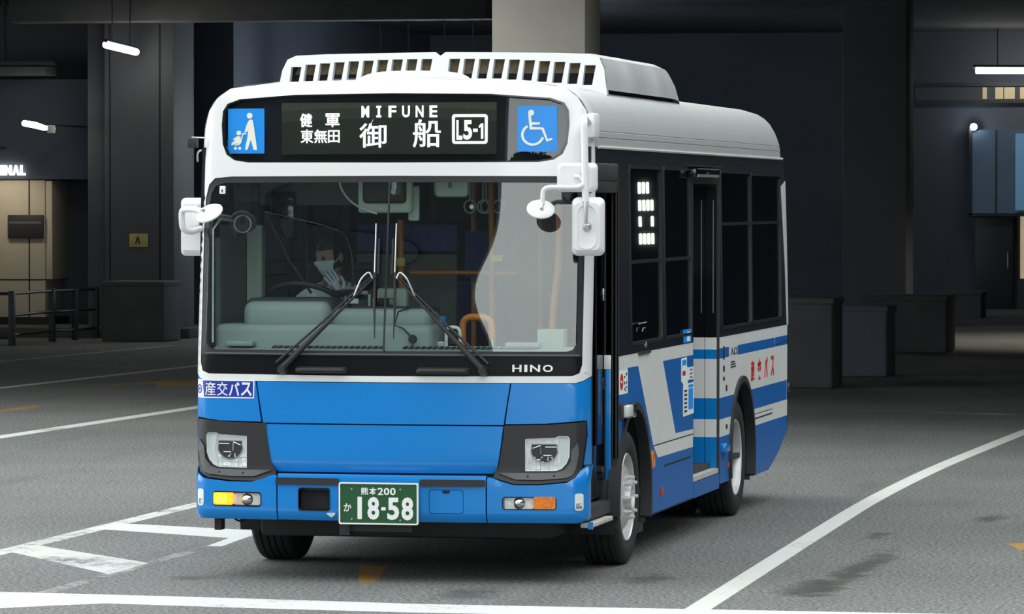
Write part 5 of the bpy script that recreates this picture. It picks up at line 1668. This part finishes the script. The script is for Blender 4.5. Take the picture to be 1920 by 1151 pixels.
# glowing bluish panel and lit windows on the far right
w1 = MB().bx(-2.83, -.9, 60.36, 60.52, 1.94, 3.52).build('window_1', ['blueglow'], None, 30, (-1.9, 60.4, 1.94))
tag(w1, kind='structure')
MB().bx(-1.98, -1.0, 60.33, 60.37, 2.0, 3.45).build('glow_strip', ['blueglow2'], w1)
MB().bx(-2.86, -2.80, 60.30, 60.5, 1.90, 3.55).bx(-2.86, -.9, 60.30, 60.5, 1.88, 1.94).bx(-2.36, -2.33, 60.33, 60.4, 1.94, 3.52).build('window_frame', ['steel'], w1)
w2 = MB().bx(-3.9, -.9, 60.40, 60.52, 4.09, 4.35).build('window_2', ['darkwall'], None, 30, (-2.4, 60.4, 4.09))
tag(w2, kind='structure')
for (a, b) in ((-2.61, -2.53), (-2.37, -2.22), (-2.20, -2.0), (-1.9, -1.5)):
    MB().bx(a, b, 60.37, 60.41, 4.11, 4.33).build('lit_pane', ['warmwin'], w2)
mb = MB().bx(-3.95, -.9, 60.34, 60.46, 4.35, 4.42).bx(-3.95, -.9, 60.34, 60.46, 4.03, 4.09)
mb.build('window_frame', ['steel'], w2)
pt = MB().bx(-1.90, -1.20, 60.38, 60.50, .70, 1.92).build('poster_case', ['poster'], None, 30, (-1.5, 60.4, .70))
tag(pt, 'warm lit poster case cut off by the right edge', 'poster')
MB().bx(-1.93, -1.89, 60.34, 60.5, .66, 1.96).bx(-1.93, -1.2, 60.34, 60.5, 1.92, 1.96).build('case_frame', ['steel'], pt)
dr = MB().bx(-2.75, -2.02, 60.38, 60.52, .12, 1.86, 0, .01).build('door_1', ['steel'], None, 30, (-2.4, 60.45, .12))
tag(dr, kind='structure')
MB().tube([(-2.12, 60.33, .9), (-2.12, 60.33, 1.2)], .015, 8).build('door_handle', ['alu'], dr)

# daylit louvre far down the right-hand side, seen mirrored in the bus's side glass
lv = empty('window_3', (8.0, 42, 0))
tag(lv, kind='structure')
st(MB().bx(5.5, 11.5, 42.2, 42.6, -.02, CZ), 'wall_right_back', 'darkwall')
for r_, (z0, z1) in enumerate(((2.46, 2.64), (2.20, 2.37), (1.96, 2.12), (1.69, 1.86))):
    for c_ in range(4):
        if r_ == 0 and c_ == 0: continue
        if r_ == 2 and c_ in (1, 2): continue
        MB().bx(8.065 + c_ * .063, 8.065 + c_ * .063 + .046, 42.15, 42.21, z0, z1, 0, .015).build('louvre_pane', ['daywin'], lv)

# ------------------------------------------------------------------ what the glass mirrors across the road, and an added sky blocker
fb = empty('office_building', (-30, -60, 0))
tag(fb, 'dark office building across the road behind the camera', 'building')
MB().bx(-75, -0.4, -75, -55, 0, 52, 0, .1).build('facade', ['facade'], fb)
mb = MB()
for i in range(12):
    for j in range(8):
        mb.bx(-72 + i * 6, -68 + i * 6, -55.0, -54.9, 3 + j * 3.8, 5.4 + j * 3.8)
ow = mb.build('window_rows', ['facglass'], fb)
rb = empty('flank_sky_blocker', (22, -10, 0))
tag(rb, 'windowless building mass added out of frame to shade the bus flank', 'building')
MB().bx(16, 30, -34, 8, 0, 13, 0, .1).build('facade', ['facade'], rb)  # unseen mass added to keep sky light off the bus flank
MB().bx(15.8, 30.2, -34.2, 8.2, 12.9, 13.4).build('parapet', ['blockm'], rb)
def tree(x, y, h, r, lab):
    t = empty('tree', (x, y, 0))
    tag(t, lab, 'tree', 'street trees across the road')
    MB().tube([(x, y, 0), (x + .1, y, h * .3), (x, y + .1, h * .6), (x, y, h * .85)], [.2, .16, .1, .04], 8).tube([(x, y, h * .4), (x + r * .4, y, h * .65)], [.08, .03], 6).tube([(x, y, h * .35), (x - r * .4, y + .3, h * .6)], [.08, .03], 6).build('trunk', ['bark'], t)
    lf = MB()
    for k in range(2600):
        a, b = random.uniform(0, 2 * PI), math.acos(random.uniform(-1, 1))
        q = r * random.uniform(.55, 1.0) ** .6 * (1 + .25 * math.sin(3 * a + x) * math.sin(2 * b))
        c = Vector((x + q * math.sin(b) * math.cos(a), y + q * math.sin(b) * math.sin(a), h * .66 + q * .75 * math.cos(b)))
        u = Vector((random.uniform(-1, 1), random.uniform(-1, 1), random.uniform(-1, 1))).normalized() * .24
        w = u.orthogonal().normalized() * .13
        lf.add([c - u, c + w, c + u, c - w], [[0, 1, 2, 3]])
    lf.build('foliage', ['leaf'], t, 60, recalc=False)
for x, y, h, r, lab in ((2.0, -52, 8.2, 2.3, 'nearest the dark building'), (7.6, -53, 8.8, 2.4, 'middle one of three'), (13.2, -52.5, 8.0, 2.3, 'farthest from the dark building')):
    tree(x, y, h, r, 'street tree across the road behind the camera, ' + lab)
